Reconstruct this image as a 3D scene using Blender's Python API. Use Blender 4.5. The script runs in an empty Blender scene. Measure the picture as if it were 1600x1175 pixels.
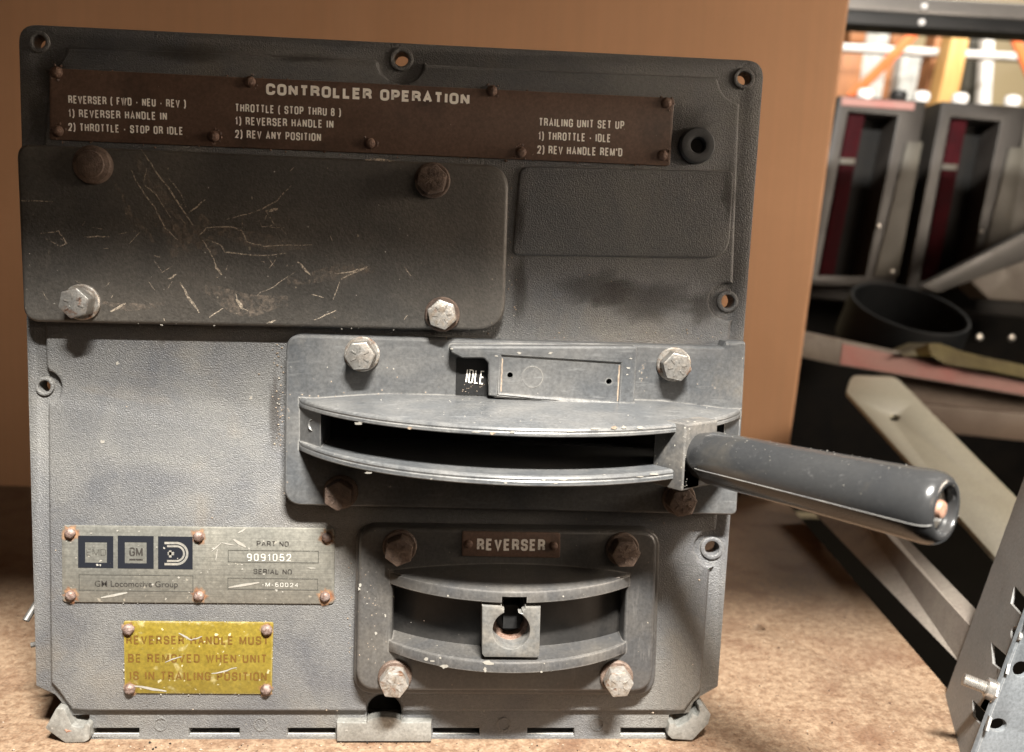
import bpy, bmesh, math, random
from mathutils import Vector, Matrix
from mathutils.geometry import delaunay_2d_cdt
random.seed(7)
S = bpy.context.scene
COL = S.collection
V = Vector

# ---------------------------------------------------------------- camera, world, lamps, exposure
F = 1350.0                       # focal length in photo pixels (photo is 1600 x 1175)
D = 0.42                         # metres from the lens to the panel's plane
RC = Matrix(((0.99745408, -0.03470455, -0.06229727),
             (0.02696108, 0.99227449, -0.1210968),
             (0.0660186, 0.1191089, 0.99068391)))
RT = RC.transposed()
CAM = V((0, -D, 0.24133))
cam_d = bpy.data.cameras.new('camera')
cam = bpy.data.objects.new('camera', cam_d)
COL.objects.link(cam)
def w(v):
    return V((v[0], v[2], -v[1]))          # panel frame (right, down, into) -> world
cx, cy, cz = w(RT @ V((1, 0, 0))), w(RT @ V((0, -1, 0))), w(RT @ V((0, 0, -1)))
m3 = Matrix((cx, cy, cz)).transposed()
cam.matrix_world = Matrix.Translation(CAM) @ m3.to_4x4()
cam_d.sensor_width = 36
cam_d.lens = F / 1600 * 36
cam_d.clip_start = 0.01
cam_d.clip_end = 60
cam_d.dof.use_dof = True
cam_d.dof.focus_distance = 0.405
cam_d.dof.aperture_fstop = 8.0
S.camera = cam

wd = bpy.data.worlds.new('World')
S.world = wd
wd.use_nodes = True
bg = wd.node_tree.nodes['Background']
bg.inputs[0].default_value = (1.0, 0.82, 0.66, 1)
bg.inputs[1].default_value = 0.045

def lamp(name, loc, target, sx, sy, power, col):
    l = bpy.data.lights.new(name, 'AREA')
    l.shape = 'RECTANGLE'; l.size = sx; l.size_y = sy
    l.energy = power; l.color = col
    o = bpy.data.objects.new(name, l)
    COL.objects.link(o)
    o.location = loc
    o.rotation_euler = (V(target) - V(loc)).to_track_quat('-Z', 'Y').to_euler()
    return o
lamp('strip_lamp', (0.12, -0.70, 1.02), (0, 0, 0.12), 0.26, 0.06, 118, (1.0, 0.955, 0.885))
lamp('aisle_lamp', (0.85, -1.7, 0.72), (0.1, 0.3, 0.25), 0.9, 0.5, 5.5, (1.0, 0.80, 0.62))
lamp('side_lamp', (1.2, -0.25, 0.45), (0.1, 0.5, 0.33), 0.6, 0.3, 15.5, (1.0, 0.84, 0.68))
lamp('far_lamp', (1.6, 1.45, 1.9), (1.5, 2.6, 0.6), 1.0, 0.6, 60, (1.0, 0.93, 0.82))

S.view_settings.view_transform = 'Standard'
S.view_settings.look = 'None'
S.view_settings.exposure = 0
S.view_settings.gamma = 1
S.render.engine = 'CYCLES'
S.cycles.use_denoising = True
S.cycles.max_bounces = 6

# ---------------------------------------------------------------- pixel -> place helpers
def ray(px, py):
    return w(RT @ V(((px - 800) / F, (py - 587.5) / F, 1)))
def onplane(p, pt, n):
    d = ray(*p)
    return CAM + d * ((V(pt) - CAM).dot(n) / d.dot(n))
NF = V((0, -1, 0))
def P(px, py, h=0.0):
    return onplane((px, py), (0, -h, 0), NF)
def PY(px, py, y):
    return P(px, py, -y)
def PZ(px, py, z=0.0):
    return onplane((px, py), (0, 0, z), V((0, 0, 1)))

# ---------------------------------------------------------------- materials
def nd(t, kind, **kw):
    n = t.nodes.new(kind)
    for k, v in kw.items():
        setattr(n, k, v)
    return n
def base_mat(name):
    m = bpy.data.materials.new(name)
    m.use_nodes = True
    t = m.node_tree
    return m, t, t.nodes['Principled BSDF']
def c4(c):
    return (c[0], c[1], c[2], 1)
def noise(t, vec, scale, detail=5, rough=0.6, dist=0.0):
    n = nd(t, 'ShaderNodeTexNoise')
    n.inputs['Scale'].default_value = scale
    n.inputs['Detail'].default_value = detail
    n.inputs['Roughness'].default_value = rough
    n.inputs['Distortion'].default_value = dist
    t.links.new(vec, n.inputs['Vector'])
    return n.outputs['Fac']
def ramp(t, fac, lo, hi, a=0.0, b=1.0):
    n = nd(t, 'ShaderNodeMapRange')
    n.inputs['From Min'].default_value = lo
    n.inputs['From Max'].default_value = hi
    n.inputs['To Min'].default_value = a
    n.inputs['To Max'].default_value = b
    t.links.new(fac, n.inputs['Value'])
    return n.outputs['Result']
def mix(t, fac, a, b):
    n = nd(t, 'ShaderNodeMix', data_type='RGBA')
    if isinstance(fac, float): n.inputs[0].default_value = fac
    else: t.links.new(fac, n.inputs[0])
    for s, v in ((6, a), (7, b)):
        if isinstance(v, (tuple, list)): n.inputs[s].default_value = c4(v)
        else: t.links.new(v, n.inputs[s])
    return n.outputs[2]
def mul(t, a, b, op='MULTIPLY'):
    n = nd(t, 'ShaderNodeMath', operation=op)
    for i, v in enumerate((a, b)):
        if isinstance(v, (int, float)): n.inputs[i].default_value = v
        else: t.links.new(v, n.inputs[i])
    return n.outputs[0]
def coords(t, stretch=None, rnd=False):
    tc = nd(t, 'ShaderNodeTexCoord')
    out = tc.outputs['Object']
    if rnd:
        oi = nd(t, 'ShaderNodeObjectInfo')
        a = nd(t, 'ShaderNodeVectorMath', operation='ADD')
        sc = nd(t, 'ShaderNodeVectorMath', operation='SCALE')
        cb = nd(t, 'ShaderNodeCombineXYZ')
        for i in range(3): t.links.new(oi.outputs['Random'], cb.inputs[i])
        t.links.new(cb.outputs[0], sc.inputs[0]); sc.inputs['Scale'].default_value = 3.7
        t.links.new(out, a.inputs[0]); t.links.new(sc.outputs[0], a.inputs[1])
        out = a.outputs[0]
    if stretch:
        mp = nd(t, 'ShaderNodeMapping')
        mp.inputs['Scale'].default_value = stretch
        t.links.new(out, mp.inputs['Vector'])
        out = mp.outputs[0]
    return out
def edge_mask(t, r=0.0012):
    b = nd(t, 'ShaderNodeBevel', samples=4)
    b.inputs['Radius'].default_value = r
    g = nd(t, 'ShaderNodeNewGeometry')
    d = nd(t, 'ShaderNodeVectorMath', operation='DOT_PRODUCT')
    t.links.new(b.outputs[0], d.inputs[0]); t.links.new(g.outputs['Normal'], d.inputs[1])
    return ramp(t, d.outputs['Value'], 0.995, 0.85)
def bump(t, bs, fac, strength, dist=0.001, prev=None):
    n = nd(t, 'ShaderNodeBump')
    n.inputs['Strength'].default_value = strength
    n.inputs['Distance'].default_value = dist
    t.links.new(fac, n.inputs['Height'])
    if prev is not None: t.links.new(prev, n.inputs['Normal'])
    t.links.new(n.outputs[0], bs.inputs['Normal'])
    return n.outputs[0]

def surf(name, c1, c2=None, scale=20, lo=0.4, hi=0.65, rough=(0.5, 0.7), metal=0.0, grain=None, specks=None,
         edge=None, fine=0.25, stretch=None, rnd=False, c3=None, s3=6, lo3=0.5, hi3=0.7, streak=None, spec=0.5):
    m, t, bs = base_mat(name)
    vec = coords(t, stretch, rnd)
    n1 = noise(t, vec, scale, 7, 0.65, 0.4)
    col = mix(t, ramp(t, n1, lo, hi), c1, c2 or c1)
    if c3:
        col = mix(t, ramp(t, noise(t, vec, s3, 5, 0.6, 0.6), lo3, hi3), col, c3)
    if fine:
        f = ramp(t, noise(t, vec, 620, 3, 0.7), 0.3, 0.7, 1 - fine, 1 + fine)
        mm = nd(t, 'ShaderNodeVectorMath', operation='SCALE')
        t.links.new(col, mm.inputs[0]); t.links.new(f, mm.inputs['Scale'])
        col = mm.outputs[0]
    if streak:                                       # fine brushed / wiped lines
        sv = coords(t, streak[0])
        col = mix(t, ramp(t, noise(t, sv, 1.0, 6, 0.7), streak[1], streak[2], 0, streak[4]), col, streak[3])
    if specks:                                       # (scale, threshold, colour)
        sp = noise(t, vec, specks[0], 2, 0.5)
        col = mix(t, ramp(t, sp, specks[1], specks[1] + 0.03), col, specks[2])
    if edge:
        e = mul(t, edge_mask(t, edge[1]), ramp(t, noise(t, vec, 90, 5, 0.7), 0.35, 0.6))
        col = mix(t, mul(t, e, edge[2]), col, edge[0])
    t.links.new(col, bs.inputs['Base Color'])
    t.links.new(ramp(t, n1, lo, hi, rough[0], rough[1]), bs.inputs['Roughness'])
    bs.inputs['Metallic'].default_value = metal
    bs.inputs['Specular IOR Level'].default_value = spec
    if grain:
        g = noise(t, vec, grain[0], 2, 0.5, 0.3)
        bump(t, bs, g, grain[1], grain[2])
    return m
def alpha_mat(name, col, scale, lo, hi, rough=0.7, amax=1.0, col2=None, fade=False):
    m, t, bs = base_mat(name)
    vec = coords(t)
    if col2: t.links.new(mix(t, ramp(t, noise(t, vec, scale * .5, 4), .4, .6), col, col2), bs.inputs['Base Color'])
    else: bs.inputs['Base Color'].default_value = c4(col)
    bs.inputs['Roughness'].default_value = rough
    bs.inputs['Specular IOR Level'].default_value = .12
    nz = noise(t, vec, scale, 5, 0.7)
    if fade:
        at = nd(t, 'ShaderNodeAttribute', attribute_name='fade')
        nz = mul(t, mul(t, nz, .55, 'MULTIPLY'), mul(t, at.outputs['Fac'], .6), 'ADD')
        nz = ramp(t, nz, lo, hi, 0, amax)
        nz = mul(t, nz, ramp(t, at.outputs['Fac'], 0, .3))
        t.links.new(nz, bs.inputs['Alpha'])
    else:
        t.links.new(ramp(t, nz, lo, hi, 0, amax), bs.inputs['Alpha'])
    return m

M = {}
M['body'] = surf('dusty_textured_plastic', (0.06072, 0.06265, 0.0672), (0.103, 0.101, 0.09504), 16, .36, .66, (.42, .62), grain=(1500, .65, .0009),
                 c3=(0.1108, 0.09687, 0.07795), s3=13, lo3=.54, hi3=.80, specks=(330, .74, (0.1546, 0.1414, 0.1236)), fine=.22, edge=((0.134, 0.1257, 0.1129), .0012, .6))
M['cover'] = surf('scuffed_cover_plastic', (0.04838, 0.04565, 0.04186), (0.0756, 0.0664, 0.05523), 13, .38, .68, (.45, .62), grain=(900, .30, .0006),
                  c3=(0.03629, 0.03319, 0.02907), s3=8, specks=(260, .745, (0.1814, 0.1541, 0.1163)), edge=((0.1814, 0.1601, 0.1337), .0014, .7))
M['throttle'] = surf('worn_grey_plastic', (0.04645, 0.04919, 0.05213), (0.06967, 0.06927, 0.06759), 30, .38, .66, (.30, .46), c3=(0.09805, 0.08784, 0.07241), s3=15, lo3=.60, hi3=.80,
                     specks=(420, .745, (0.2168, 0.2058, 0.1835)), edge=((0.2065, 0.2008, 0.1883), .0013, .8), streak=((60, 400, 420), .56, .72, (0.1239, 0.1255, 0.1255), .6),
                     grain=(500, .06, .0006))
M['reverser'] = surf('grey_reverser_plastic', (0.03713, 0.03713, 0.03758), (0.0594, 0.05474, 0.04833), 26, .38, .68, (.34, .5), c3=(0.09901, 0.08092, 0.0604), s3=18, lo3=.62, hi3=.80,
                     specks=(380, .76, (0.198, 0.1809, 0.1521)), edge=((0.1683, 0.1571, 0.1432), .0013, .7), streak=((420, 400, 60), .58, .74, (0.1089, 0.1047, 0.09842), .5),
                     grain=(500, .06, .0006))
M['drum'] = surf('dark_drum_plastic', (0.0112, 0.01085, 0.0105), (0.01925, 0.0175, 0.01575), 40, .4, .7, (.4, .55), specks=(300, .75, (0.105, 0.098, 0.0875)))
M['socket'] = surf('grey_cast_socket', (0.06975, 0.06975, 0.06739), (0.1116, 0.1023, 0.08835), 60, .4, .65, (.4, .55), edge=((0.186, 0.1813, 0.1674), .0008, .6))
M['handle'] = surf('glossy_handle_plastic', (0.01779, 0.01835, 0.01925), (0.0242, 0.02423, 0.02406), 14, .38, .68, (.16, .27), fine=.07, specks=(420, .755, (0.1037, 0.09648, 0.08316)),
                   c3=(0.03459, 0.03176, 0.02735), s3=34, lo3=.6, hi3=.8, streak=((160, 500, 500), .60, .72, (0.06424, 0.0635, 0.06347), .5))
M['collar'] = surf('dusty_dark_collar', (0.039, 0.039, 0.039), (0.07475, 0.06825, 0.0598), 70, .4, .65, (.5, .7), specks=(500, .68, (0.273, 0.26, 0.221)), edge=((0.182, 0.1755, 0.1625), .0008, .7))
M['seam'] = surf('pale_seam', (0.12, 0.116, 0.108), (0.064, 0.064, 0.064), 80)
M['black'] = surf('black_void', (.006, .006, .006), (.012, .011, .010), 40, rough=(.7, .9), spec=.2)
M['chassis'] = surf('dark_chassis_steel', (0.009, 0.009, 0.009), (0.015, 0.0135, 0.012), 20, spec=.06)
M['rubber'] = surf('dark_rubber', (.016, .019, .022), (.03, .032, .034), 50, rough=(.5, .7))
M['zinc'] = surf('weathered_zinc', (0.2873, 0.2786, 0.2614), (0.1896, 0.1724, 0.1523), 240, .42, .62, (.32, .5), metal=.75, rnd=True, c3=(0.1896, 0.0919, 0.05171), s3=150, lo3=.60, hi3=.70, grain=(900, .25, .0005))
M['zincrust'] = surf('zinc_half_rusted', (0.3096, 0.2967, 0.2752), (0.172, 0.1419, 0.1118), 260, .42, .62, (.35, .6), metal=.6, rnd=True, c3=(0.1376, 0.0731, 0.043), s3=170, lo3=.57, hi3=.68, grain=(900, .3, .0005))
M['rust'] = surf('brown_rust', (0.06375, 0.04125, 0.03), (0.1162, 0.0825, 0.063), 260, .38, .66, (.6, .8), metal=.2, rnd=True, grain=(1200, .5, .0006), c3=(0.0525, 0.03375, 0.0255), s3=200)
M['rivet'] = surf('rusty_rivet', (0.0884, 0.052, 0.039), (0.1768, 0.1352, 0.1196), 420, .38, .62, (.5, .7), metal=.4, rnd=True, grain=(1600, .4, .0004))
M['rivetdark'] = surf('dark_rusty_rivet', (.075, .040, .026), (.15, .095, .070), 420, .38, .62, (.5, .75), metal=.2, rnd=True, grain=(1600, .6, .0006))
M['brown'] = surf('brown_enamel', (.080, .046, .031), (.112, .066, .046), 18, .38, .66, (.42, .55), c3=(.032, .020, .015), s3=22, lo3=.54, hi3=.74, specks=(520, .77, (.3, .25, .2)), edge=((.17, .11, .08), .0008, .6))
M['white'] = surf('white_letters', (.90, .87, .79), (.78, .73, .64), 60, .35, .75, (.5, .6), fine=0)
M['letter'] = alpha_mat('worn_pale_letters', (.66, .62, .56), 380, .30, .42)
M['plate'] = surf('brushed_nameplate', (0.1577, 0.1567, 0.1409), (0.204, 0.1946, 0.1652), 14, .4, .66, (.36, .5), metal=.55, streak=((14, 900, 1500), .45, .65, (0.1067, 0.1044, 0.09231), .55),
                  specks=(300, .715, (0.3431, 0.3228, 0.272)), edge=((0.2782, 0.2611, 0.2186), .0007, .5))
M['navy'] = alpha_mat('worn_navy_ink', (0.0063, 0.00735, 0.0105), 420, .28, .36)
M['ink'] = alpha_mat('worn_black_ink', (0.0225, 0.02025, 0.018), 620, .36, .50)
M['faint'] = alpha_mat('faint_engraving', (0.054, 0.05175, 0.045), 500, .34, .52, amax=.8)
M['silver'] = surf('logo_silver', (0.252, 0.246, 0.222), (0.33, 0.3, 0.252), 70, rough=(.38, .5), metal=.5)
M['stamp'] = alpha_mat('stamped_digits', (0.468, 0.455, 0.416), 500, .30, .42, amax=.6)
M['yellow'] = surf('worn_yellow_enamel', (0.1045, 0.07544, 0.008512), (0.1277, 0.09672, 0.01354), 26, .36, .66, (.35, .5), c3=(0.2012, 0.1702, 0.0735), s3=95, lo3=.60, hi3=.70, specks=(340, .70, (0.2786, 0.2476, 0.1547)), edge=((0.2786, 0.2398, 0.1315), .0011, .8))
M['yink'] = alpha_mat('faded_brown_letters', (0.084, 0.0441, 0.00924), 300, .27, .45, amax=.93)
M['scratch'] = alpha_mat('pale_scratches', (0.5104, 0.4292, 0.3364), 700, .36, .58, amax=.68)
M['scuff'] = alpha_mat('soft_scuffs', (.30, .24, .19), 420, .44, .72, amax=.42)
M['chip'] = surf('pale_paint_chips', (0.21, 0.2016, 0.1806), (0.1596, 0.147, 0.126), 200, fine=0)
M['grit'] = surf('brown_grit', (0.14, 0.105, 0.077), (0.238, 0.189, 0.14), 300, fine=0)
M['stain'] = alpha_mat('rust_stain', (0.1658, 0.0663, 0.03039), 420, .38, .80, amax=.85, col2=(0.2541, 0.1492, 0.08288), fade=True)
M['grime_shade'] = alpha_mat('dark_grime_shade', (.030, .024, .020), 60, .30, 1.0, amax=.5, fade=True)  # dirt patches, and the painted shadow left of the throttle plate
M['galv'] = surf('galvanised_bracket', (0.2424, 0.2424, 0.2266), (0.1792, 0.1739, 0.1581), 60, .4, .62, (.36, .52), metal=.5, specks=(300, .70, (0.3267, 0.3162, 0.2898)), grain=(700, .25, .0005))
M['rod'] = surf('bright_hinge_rod', (0.49, 0.476, 0.441), (0.35, 0.336, 0.308), 80, rough=(.3, .45), metal=.5)
M['copper'] = surf('rusted_pin', (0.187, 0.0935, 0.0605), (0.253, 0.1485, 0.1045), 200, metal=.3)
# surroundings
M['card'] = surf('brown_cardboard', (.40, .222, .122), (.45, .255, .145), 5, .38, .66, (.72, .82), fine=.05, streak=((180, 180, 3), .4, .66, (.34, .205, .12), .35), spec=.25)
M['board'] = surf('brown_particle_board', (0.0976, 0.05928, 0.03578), (0.16, 0.111, 0.07155), 210, .38, .60, (.55, .75), c3=(0.08184, 0.04464, 0.02579), s3=24, lo3=.5, hi3=.72, specks=(230, .70, (0.04216, 0.02232, 0.01389)), fine=.34, grain=(260, .35, .0008), spec=.35)
M['bluegrey'] = surf('blue_grey_rack_paint', (0.0744, 0.0837, 0.09114), (0.09672, 0.1042, 0.1116), 12, rough=(.35, .5), specks=(120, .74, (0.03348, 0.02976, 0.02604)), edge=((0.1488, 0.1488, 0.1451), .0012, .6))
M['bluegrey_lit'] = surf('dusty_lit_rack_paint', (.158, .160, .156), (.190, .190, .184), 12, rough=(.4, .55), specks=(120, .74, (.07, .06, .05)), edge=((.26, .25, .24), .0012, .6))  # rack paint again, lightened in place of light on the side flange, plus dust
M['beam'] = surf('dusty_beam_paint', (0.128, 0.1136, 0.096), (0.096, 0.08, 0.068), 24, .4, .66, (.5, .7), specks=(110, .72, (0.096, 0.072, 0.056)))
M['cream'] = surf('cream_painted_steel', (0.341, 0.3348, 0.2666), (0.2976, 0.2852, 0.2232), 8, rough=(.38, .5), specks=(90, .75, (0.124, 0.1054, 0.0744)))
M['thread'] = surf('zinc_thread', (0.504, 0.49, 0.462), (0.35, 0.336, 0.315), 200, metal=.8, rough=(.25, .4), rnd=True)
M['greycase'] = surf('grey_equipment_paint', (0.01652, 0.01439, 0.01264), (0.02138, 0.01866, 0.01652), 7, rough=(.45, .6), c3=(0.01166, 0.009331, 0.008165), s3=12)
M['palecase'] = surf('pale_dusty_panel', (0.06237, 0.05794, 0.04603), (0.04752, 0.04306, 0.03415), 9, rough=(.5, .65), specks=(60, .73, (0.0594, 0.04752, 0.0297)))
M['red'] = surf('dark_red_strip', (0.0189, 0.00252, 0.00378), (0.0294, 0.00378, 0.00546), 30, rough=(.8, .95), spec=.08)
M['pink'] = surf('pinkish_edge_tape', (0.24, 0.12, 0.105), (0.28, 0.145, 0.13), 14, c3=(0.275, 0.075, 0.065), s3=5, lo3=.55, hi3=.7)
M['olive'] = surf('olive_paper', (0.0792, 0.06336, 0.0132), (0.0528, 0.03696, 0.00924), 26, rough=(.6, .8))
M['taupe'] = surf('taupe_paint', (0.132, 0.099, 0.075), (0.102, 0.075, 0.057), 9, rough=(.5, .7))
M['darkgrey'] = surf('dark_grey_beam', (0.02975, 0.0287, 0.0273), (0.042, 0.0392, 0.035), 12, rough=(.4, .55))
M['ringblack'] = surf('black_rubber_ring', (.004, .005, .006), (.007, .008, .009), 12, rough=(.5, .65), spec=.10)
M['lip'] = surf('black_lip', (0.0084, 0.0084, 0.0084), (0.0132, 0.0126, 0.012), 12)
M['steel'] = surf('bare_steel_beam', (0.252, 0.238, 0.224), (0.196, 0.182, 0.168), 8, rough=(.3, .45), metal=.5)
M['orange'] = surf('orange_strap', (.85, .17, .045), (.9, .22, .06), 10, fine=.05)
M['wood'] = surf('pale_timber', (.66, .36, .12), (.76, .47, .18), 4, stretch=(9, 9, 1), fine=.1)
M['brownpost'] = surf('brown_timber', (.30, .12, .045), (.38, .16, .06), 5, stretch=(6, 6, 1))
M['wrap'] = surf('grey_plastic_wrap', (.42, .43, .42), (.62, .62, .59), 12, rough=(.2, .4), stretch=(6, 6, 1), grain=(20, .6, .02))
M['tube'] = surf('white_tube', (.84, .82, .80), (.74, .72, .70), 6, rough=(.3, .4))
M['wallm'] = surf('pale_wall', (.62, .50, .30), (.70, .58, .38), 2, fine=.05)
M['floorm'] = surf('dark_concrete', (0.006, 0.0054, 0.0048), (0.009, 0.0078, 0.0066), 3, rough=(.8, .9), spec=.03)

# ---------------------------------------------------------------- object and mesh helpers
def link(name, me, mats, parent=None):
    o = bpy.data.objects.new(name, me)
    COL.objects.link(o)
    for m in (mats if isinstance(mats, (list, tuple)) else [mats]):
        if len(me.materials) < (len(mats) if isinstance(mats, (list, tuple)) else 1):
            me.materials.append(m)
    if parent is not None:
        o.parent = parent
        o.matrix_parent_inverse = Matrix.Translation(-V(parent.get('at', (0, 0, 0))))
    return o
def thing(name, label, cat, at, group=None):
    o = bpy.data.objects.new(name, None)
    COL.objects.link(o)
    o.location = at; o['at'] = tuple(at); o.empty_display_size = .02
    o['label'] = label; o['category'] = cat
    if group: o['group'] = group
    return o
def tag(o, label, cat, group=None):
    o['label'] = label; o['category'] = cat
    if group: o['group'] = group
    return o
def finish(bm, name, mats, parent=None, smooth=32):
    bmesh.ops.recalc_face_normals(bm, faces=bm.faces)
    me = bpy.data.meshes.new(name)
    bm.to_mesh(me); bm.free()
    if smooth:
        me.shade_smooth(); me.set_sharp_from_angle(angle=math.radians(smooth))
    return link(name, me, mats, parent)
def area2(p):
    return sum(p[i][0] * p[(i + 1) % len(p)][1] - p[(i + 1) % len(p)][0] * p[i][1] for i in range(len(p))) / 2
def inset(p, b):
    out = []
    n = len(p)
    for i in range(n):
        a, c, e = V(p[i - 1]), V(p[i]), V(p[(i + 1) % n])
        d1, d2 = (c - a).normalized(), (e - c).normalized()
        n1, n2 = V((-d1.y, d1.x)), V((-d2.y, d2.x))
        k = n1 + n2
        if k.length < 1e-6: out.append(tuple(c + n1 * b)); continue
        k.normalize()
        out.append(tuple(c + k * (b / max(.35, k.dot(n1)))))
    return out
def clean(p, eps=1e-6):
    q = []
    for v in p:
        if not q or (V(v) - V(q[-1])).length > eps: q.append((v[0], v[1]))
    if (V(q[0]) - V(q[-1])).length < eps: q.pop()
    return q
def prism(bm, loops, tf, d0, d1, b=0.0, seg=3, mi=0):
    """loops (outer first, then holes) in 2-D; tf(u, v, d) -> world; solid from depth d0 (back) to d1 (front), front edges rounded by b"""
    front, back, fl2, bl2 = [], [], [], []
    for k, lp in enumerate(loops):
        lp = clean(lp)
        ccw = area2(lp) > 0
        if (k == 0) != ccw: lp = lp[::-1]
        rings = [(lp, d0)]
        if b > 0:
            for s in range(seg + 1):
                a = math.pi / 2 * s / seg
                rings.append((inset(lp, b * (1 - math.cos(a))), d1 - b + b * math.sin(a)))
        else:
            rings.append((lp, d1))
        vs = [[bm.verts.new(tf(u, v, d)) for u, v in r] for r, d in rings]
        n = len(lp)
        for r in range(len(vs) - 1):
            for i in range(n):
                j = (i + 1) % n
                f = bm.faces.new((vs[r][i], vs[r][j], vs[r + 1][j], vs[r + 1][i]))
                f.material_index = mi
        front += vs[-1]; back += vs[0]
        fl2.append([V((u, v, 0)) for u, v in rings[-1][0]]); bl2.append([V((u, v, 0)) for u, v in lp])
    for caps, l2, dd in ((front, fl2, d1), (back, bl2, d0)):
        flat = [v for l in l2 for v in l]
        ed, k0 = [], 0
        for l in l2:
            ed += [(k0 + i, k0 + (i + 1) % len(l)) for i in range(len(l))]; k0 += len(l)
        cv, ce, cf, ov, oe, of = delaunay_2d_cdt([V((v.x, v.y)) for v in flat], ed, [], 0, 1e-7)
        bv = [caps[o[0]] if o else bm.verts.new(tf(cv[q].x, cv[q].y, dd)) for q, o in enumerate(ov)]
        for t3 in cf:
            c = (cv[t3[0]] + cv[t3[1]] + cv[t3[2]]) / 3
            odd = False
            for l in l2:
                for i in range(len(l)):
                    a, e = l[i - 1], l[i]
                    if (a.y > c.y) != (e.y > c.y) and c.x < (e.x - a.x) * (c.y - a.y) / (e.y - a.y) + a.x: odd = not odd
            if odd:
                try: bm.faces.new([bv[q] for q in t3]).material_index = mi
                except ValueError: pass
def frame(n):
    n = V(n).normalized()
    up = V((0, 0, 1)) if abs(n.z) < .9 else V((0, 1, 0))
    u = up.cross(n).normalized()
    return u, n.cross(u), n
def slab(bm, loops_px, pt, n, thick, b=0.0, seg=3, mi=0):
    """outlines given where the photo shows them on the plane (pt, n); the slab is `thick` deep behind that plane"""
    u, v, n = frame(n)
    o = V(pt)
    L = []
    for lp in loops_px:
        q = [onplane(p, o, n) - o for p in lp]
        L.append([(p.dot(u), p.dot(v)) for p in q])
    prism(bm, L, lambda a, c, d: o + u * a + v * c + n * d, -thick, 0, b, seg, mi)
def plate(bm, loops_px, h0, h1, b=0.0, seg=3, mi=0):
    slab(bm, loops_px, (0, -h1, 0), NF, h1 - h0, b, seg, mi)
def rpoly(pts, r, n=6):
    """round the corners of a pixel polygon; r a number or one per corner"""
    out = []
    k = len(pts)
    for i in range(k):
        ri = r[i] if isinstance(r, (list, tuple)) else r
        a, c, e = V(pts[i - 1]), V(pts[i]), V(pts[(i + 1) % k])
        if ri <= 0: out.append(tuple(c)); continue
        d1, d2 = (a - c).normalized(), (e - c).normalized()
        ang = d1.angle(d2)
        t = min(ri / math.tan(ang / 2), (a - c).length * .48, (e - c).length * .48)
        p0, p1 = c + d1 * t, c + d2 * t
        for s in range(n + 1):
            x = s / n
            out.append(tuple((1 - x) ** 2 * p0 + 2 * x * (1 - x) * (c * .93 + (p0 + p1) * .035) + x * x * p1))
    return out
def circ(cx_, cy_, r, n=24, ry=None, a0=0, a1=360):
    full = abs(a1 - a0) >= 360
    m = n if full else n + 1
    return [(cx_ + r * math.cos(math.radians(a0 + (a1 - a0) * i / n)), cy_ + (ry or r) * math.sin(math.radians(a0 + (a1 - a0) * i / n))) for i in range(m)]
def hexa(bm, near, far, mi=0):
    a = [bm.verts.new(p) for p in near]; c = [bm.verts.new(p) for p in far]
    fs = [a, c[::-1]] + [[a[i], c[i], c[(i + 1) % 4], a[(i + 1) % 4]] for i in range(4)]
    for f in fs: bm.faces.new(f).material_index = mi
def box(bm, x0, x1, y0, y1, z0, z1, mi=0):
    hexa(bm, [V((x0, y0, z0)), V((x1, y0, z0)), V((x1, y0, z1)), V((x0, y0, z1))], [V((x0, y1, z0)), V((x1, y1, z0)), V((x1, y1, z1)), V((x0, y1, z1))], mi)
def lathe(bm, prof, o, ax, n=40, mi=0, tip=True):
    """prof = [(radius, distance along ax)]"""
    u, v, ax = frame(ax)
    rings = []
    for r, d in prof:
        if r < 1e-7: rings.append([bm.verts.new(V(o) + ax * d)])
        else: rings.append([bm.verts.new(V(o) + ax * d + (u * math.cos(2 * math.pi * i / n) + v * math.sin(2 * math.pi * i / n)) * r) for i in range(n)])
    for a, c in zip(rings, rings[1:]):
        for i in range(n):
            j = (i + 1) % n
            if len(a) == 1 and len(c) == 1: continue
            if len(a) == 1: f = (a[0], c[j], c[i])
            elif len(c) == 1: f = (a[i], a[j], c[0])
            else: f = (a[i], a[j], c[j], c[i])
            bm.faces.new(f).material_index = mi
def rod(bm, a, c, r, n=12, mi=0):
    d = (V(c) - V(a))
    lathe(bm, [(0, 0), (r, 0), (r, d.length), (0, d.length)], a, d, n, mi)
def ribbon(bm, path, h, wpx, mi=0, taper=True, pt=None, n=None):
    pt = pt or (0, -h, 0); n = n or NF
    pts = [V(p) for p in path]
    if pt is None: h += random.uniform(0, .00004)
    k = len(pts)
    L = []
    for i in range(k):
        d = (pts[min(i + 1, k - 1)] - pts[max(i - 1, 0)]).normalized()
        nn = V((-d.y, d.x))
        x = i / (k - 1)
        ww = wpx / 2 * (0.25 + 0.75 * math.sin(math.pi * min(max(x, .08), .92)) if taper else 1)
        L.append((bm.verts.new(onplane(pts[i] + nn * ww, pt, n)), bm.verts.new(onplane(pts[i] - nn * ww, pt, n))))
    for a, c in zip(L, L[1:]):
        bm.faces.new((a[0], a[1], c[1], c[0])).material_index = mi
def wobble(path, amp=1.2, sub=4):
    out = []
    for a, c in zip(path, path[1:]):
        for s in range(sub):
            x = s / sub
            out.append((a[0] + (c[0] - a[0]) * x + random.uniform(-amp, amp), a[1] + (c[1] - a[1]) * x + random.uniform(-amp, amp)))
    out.append(path[-1])
    return out
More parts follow.
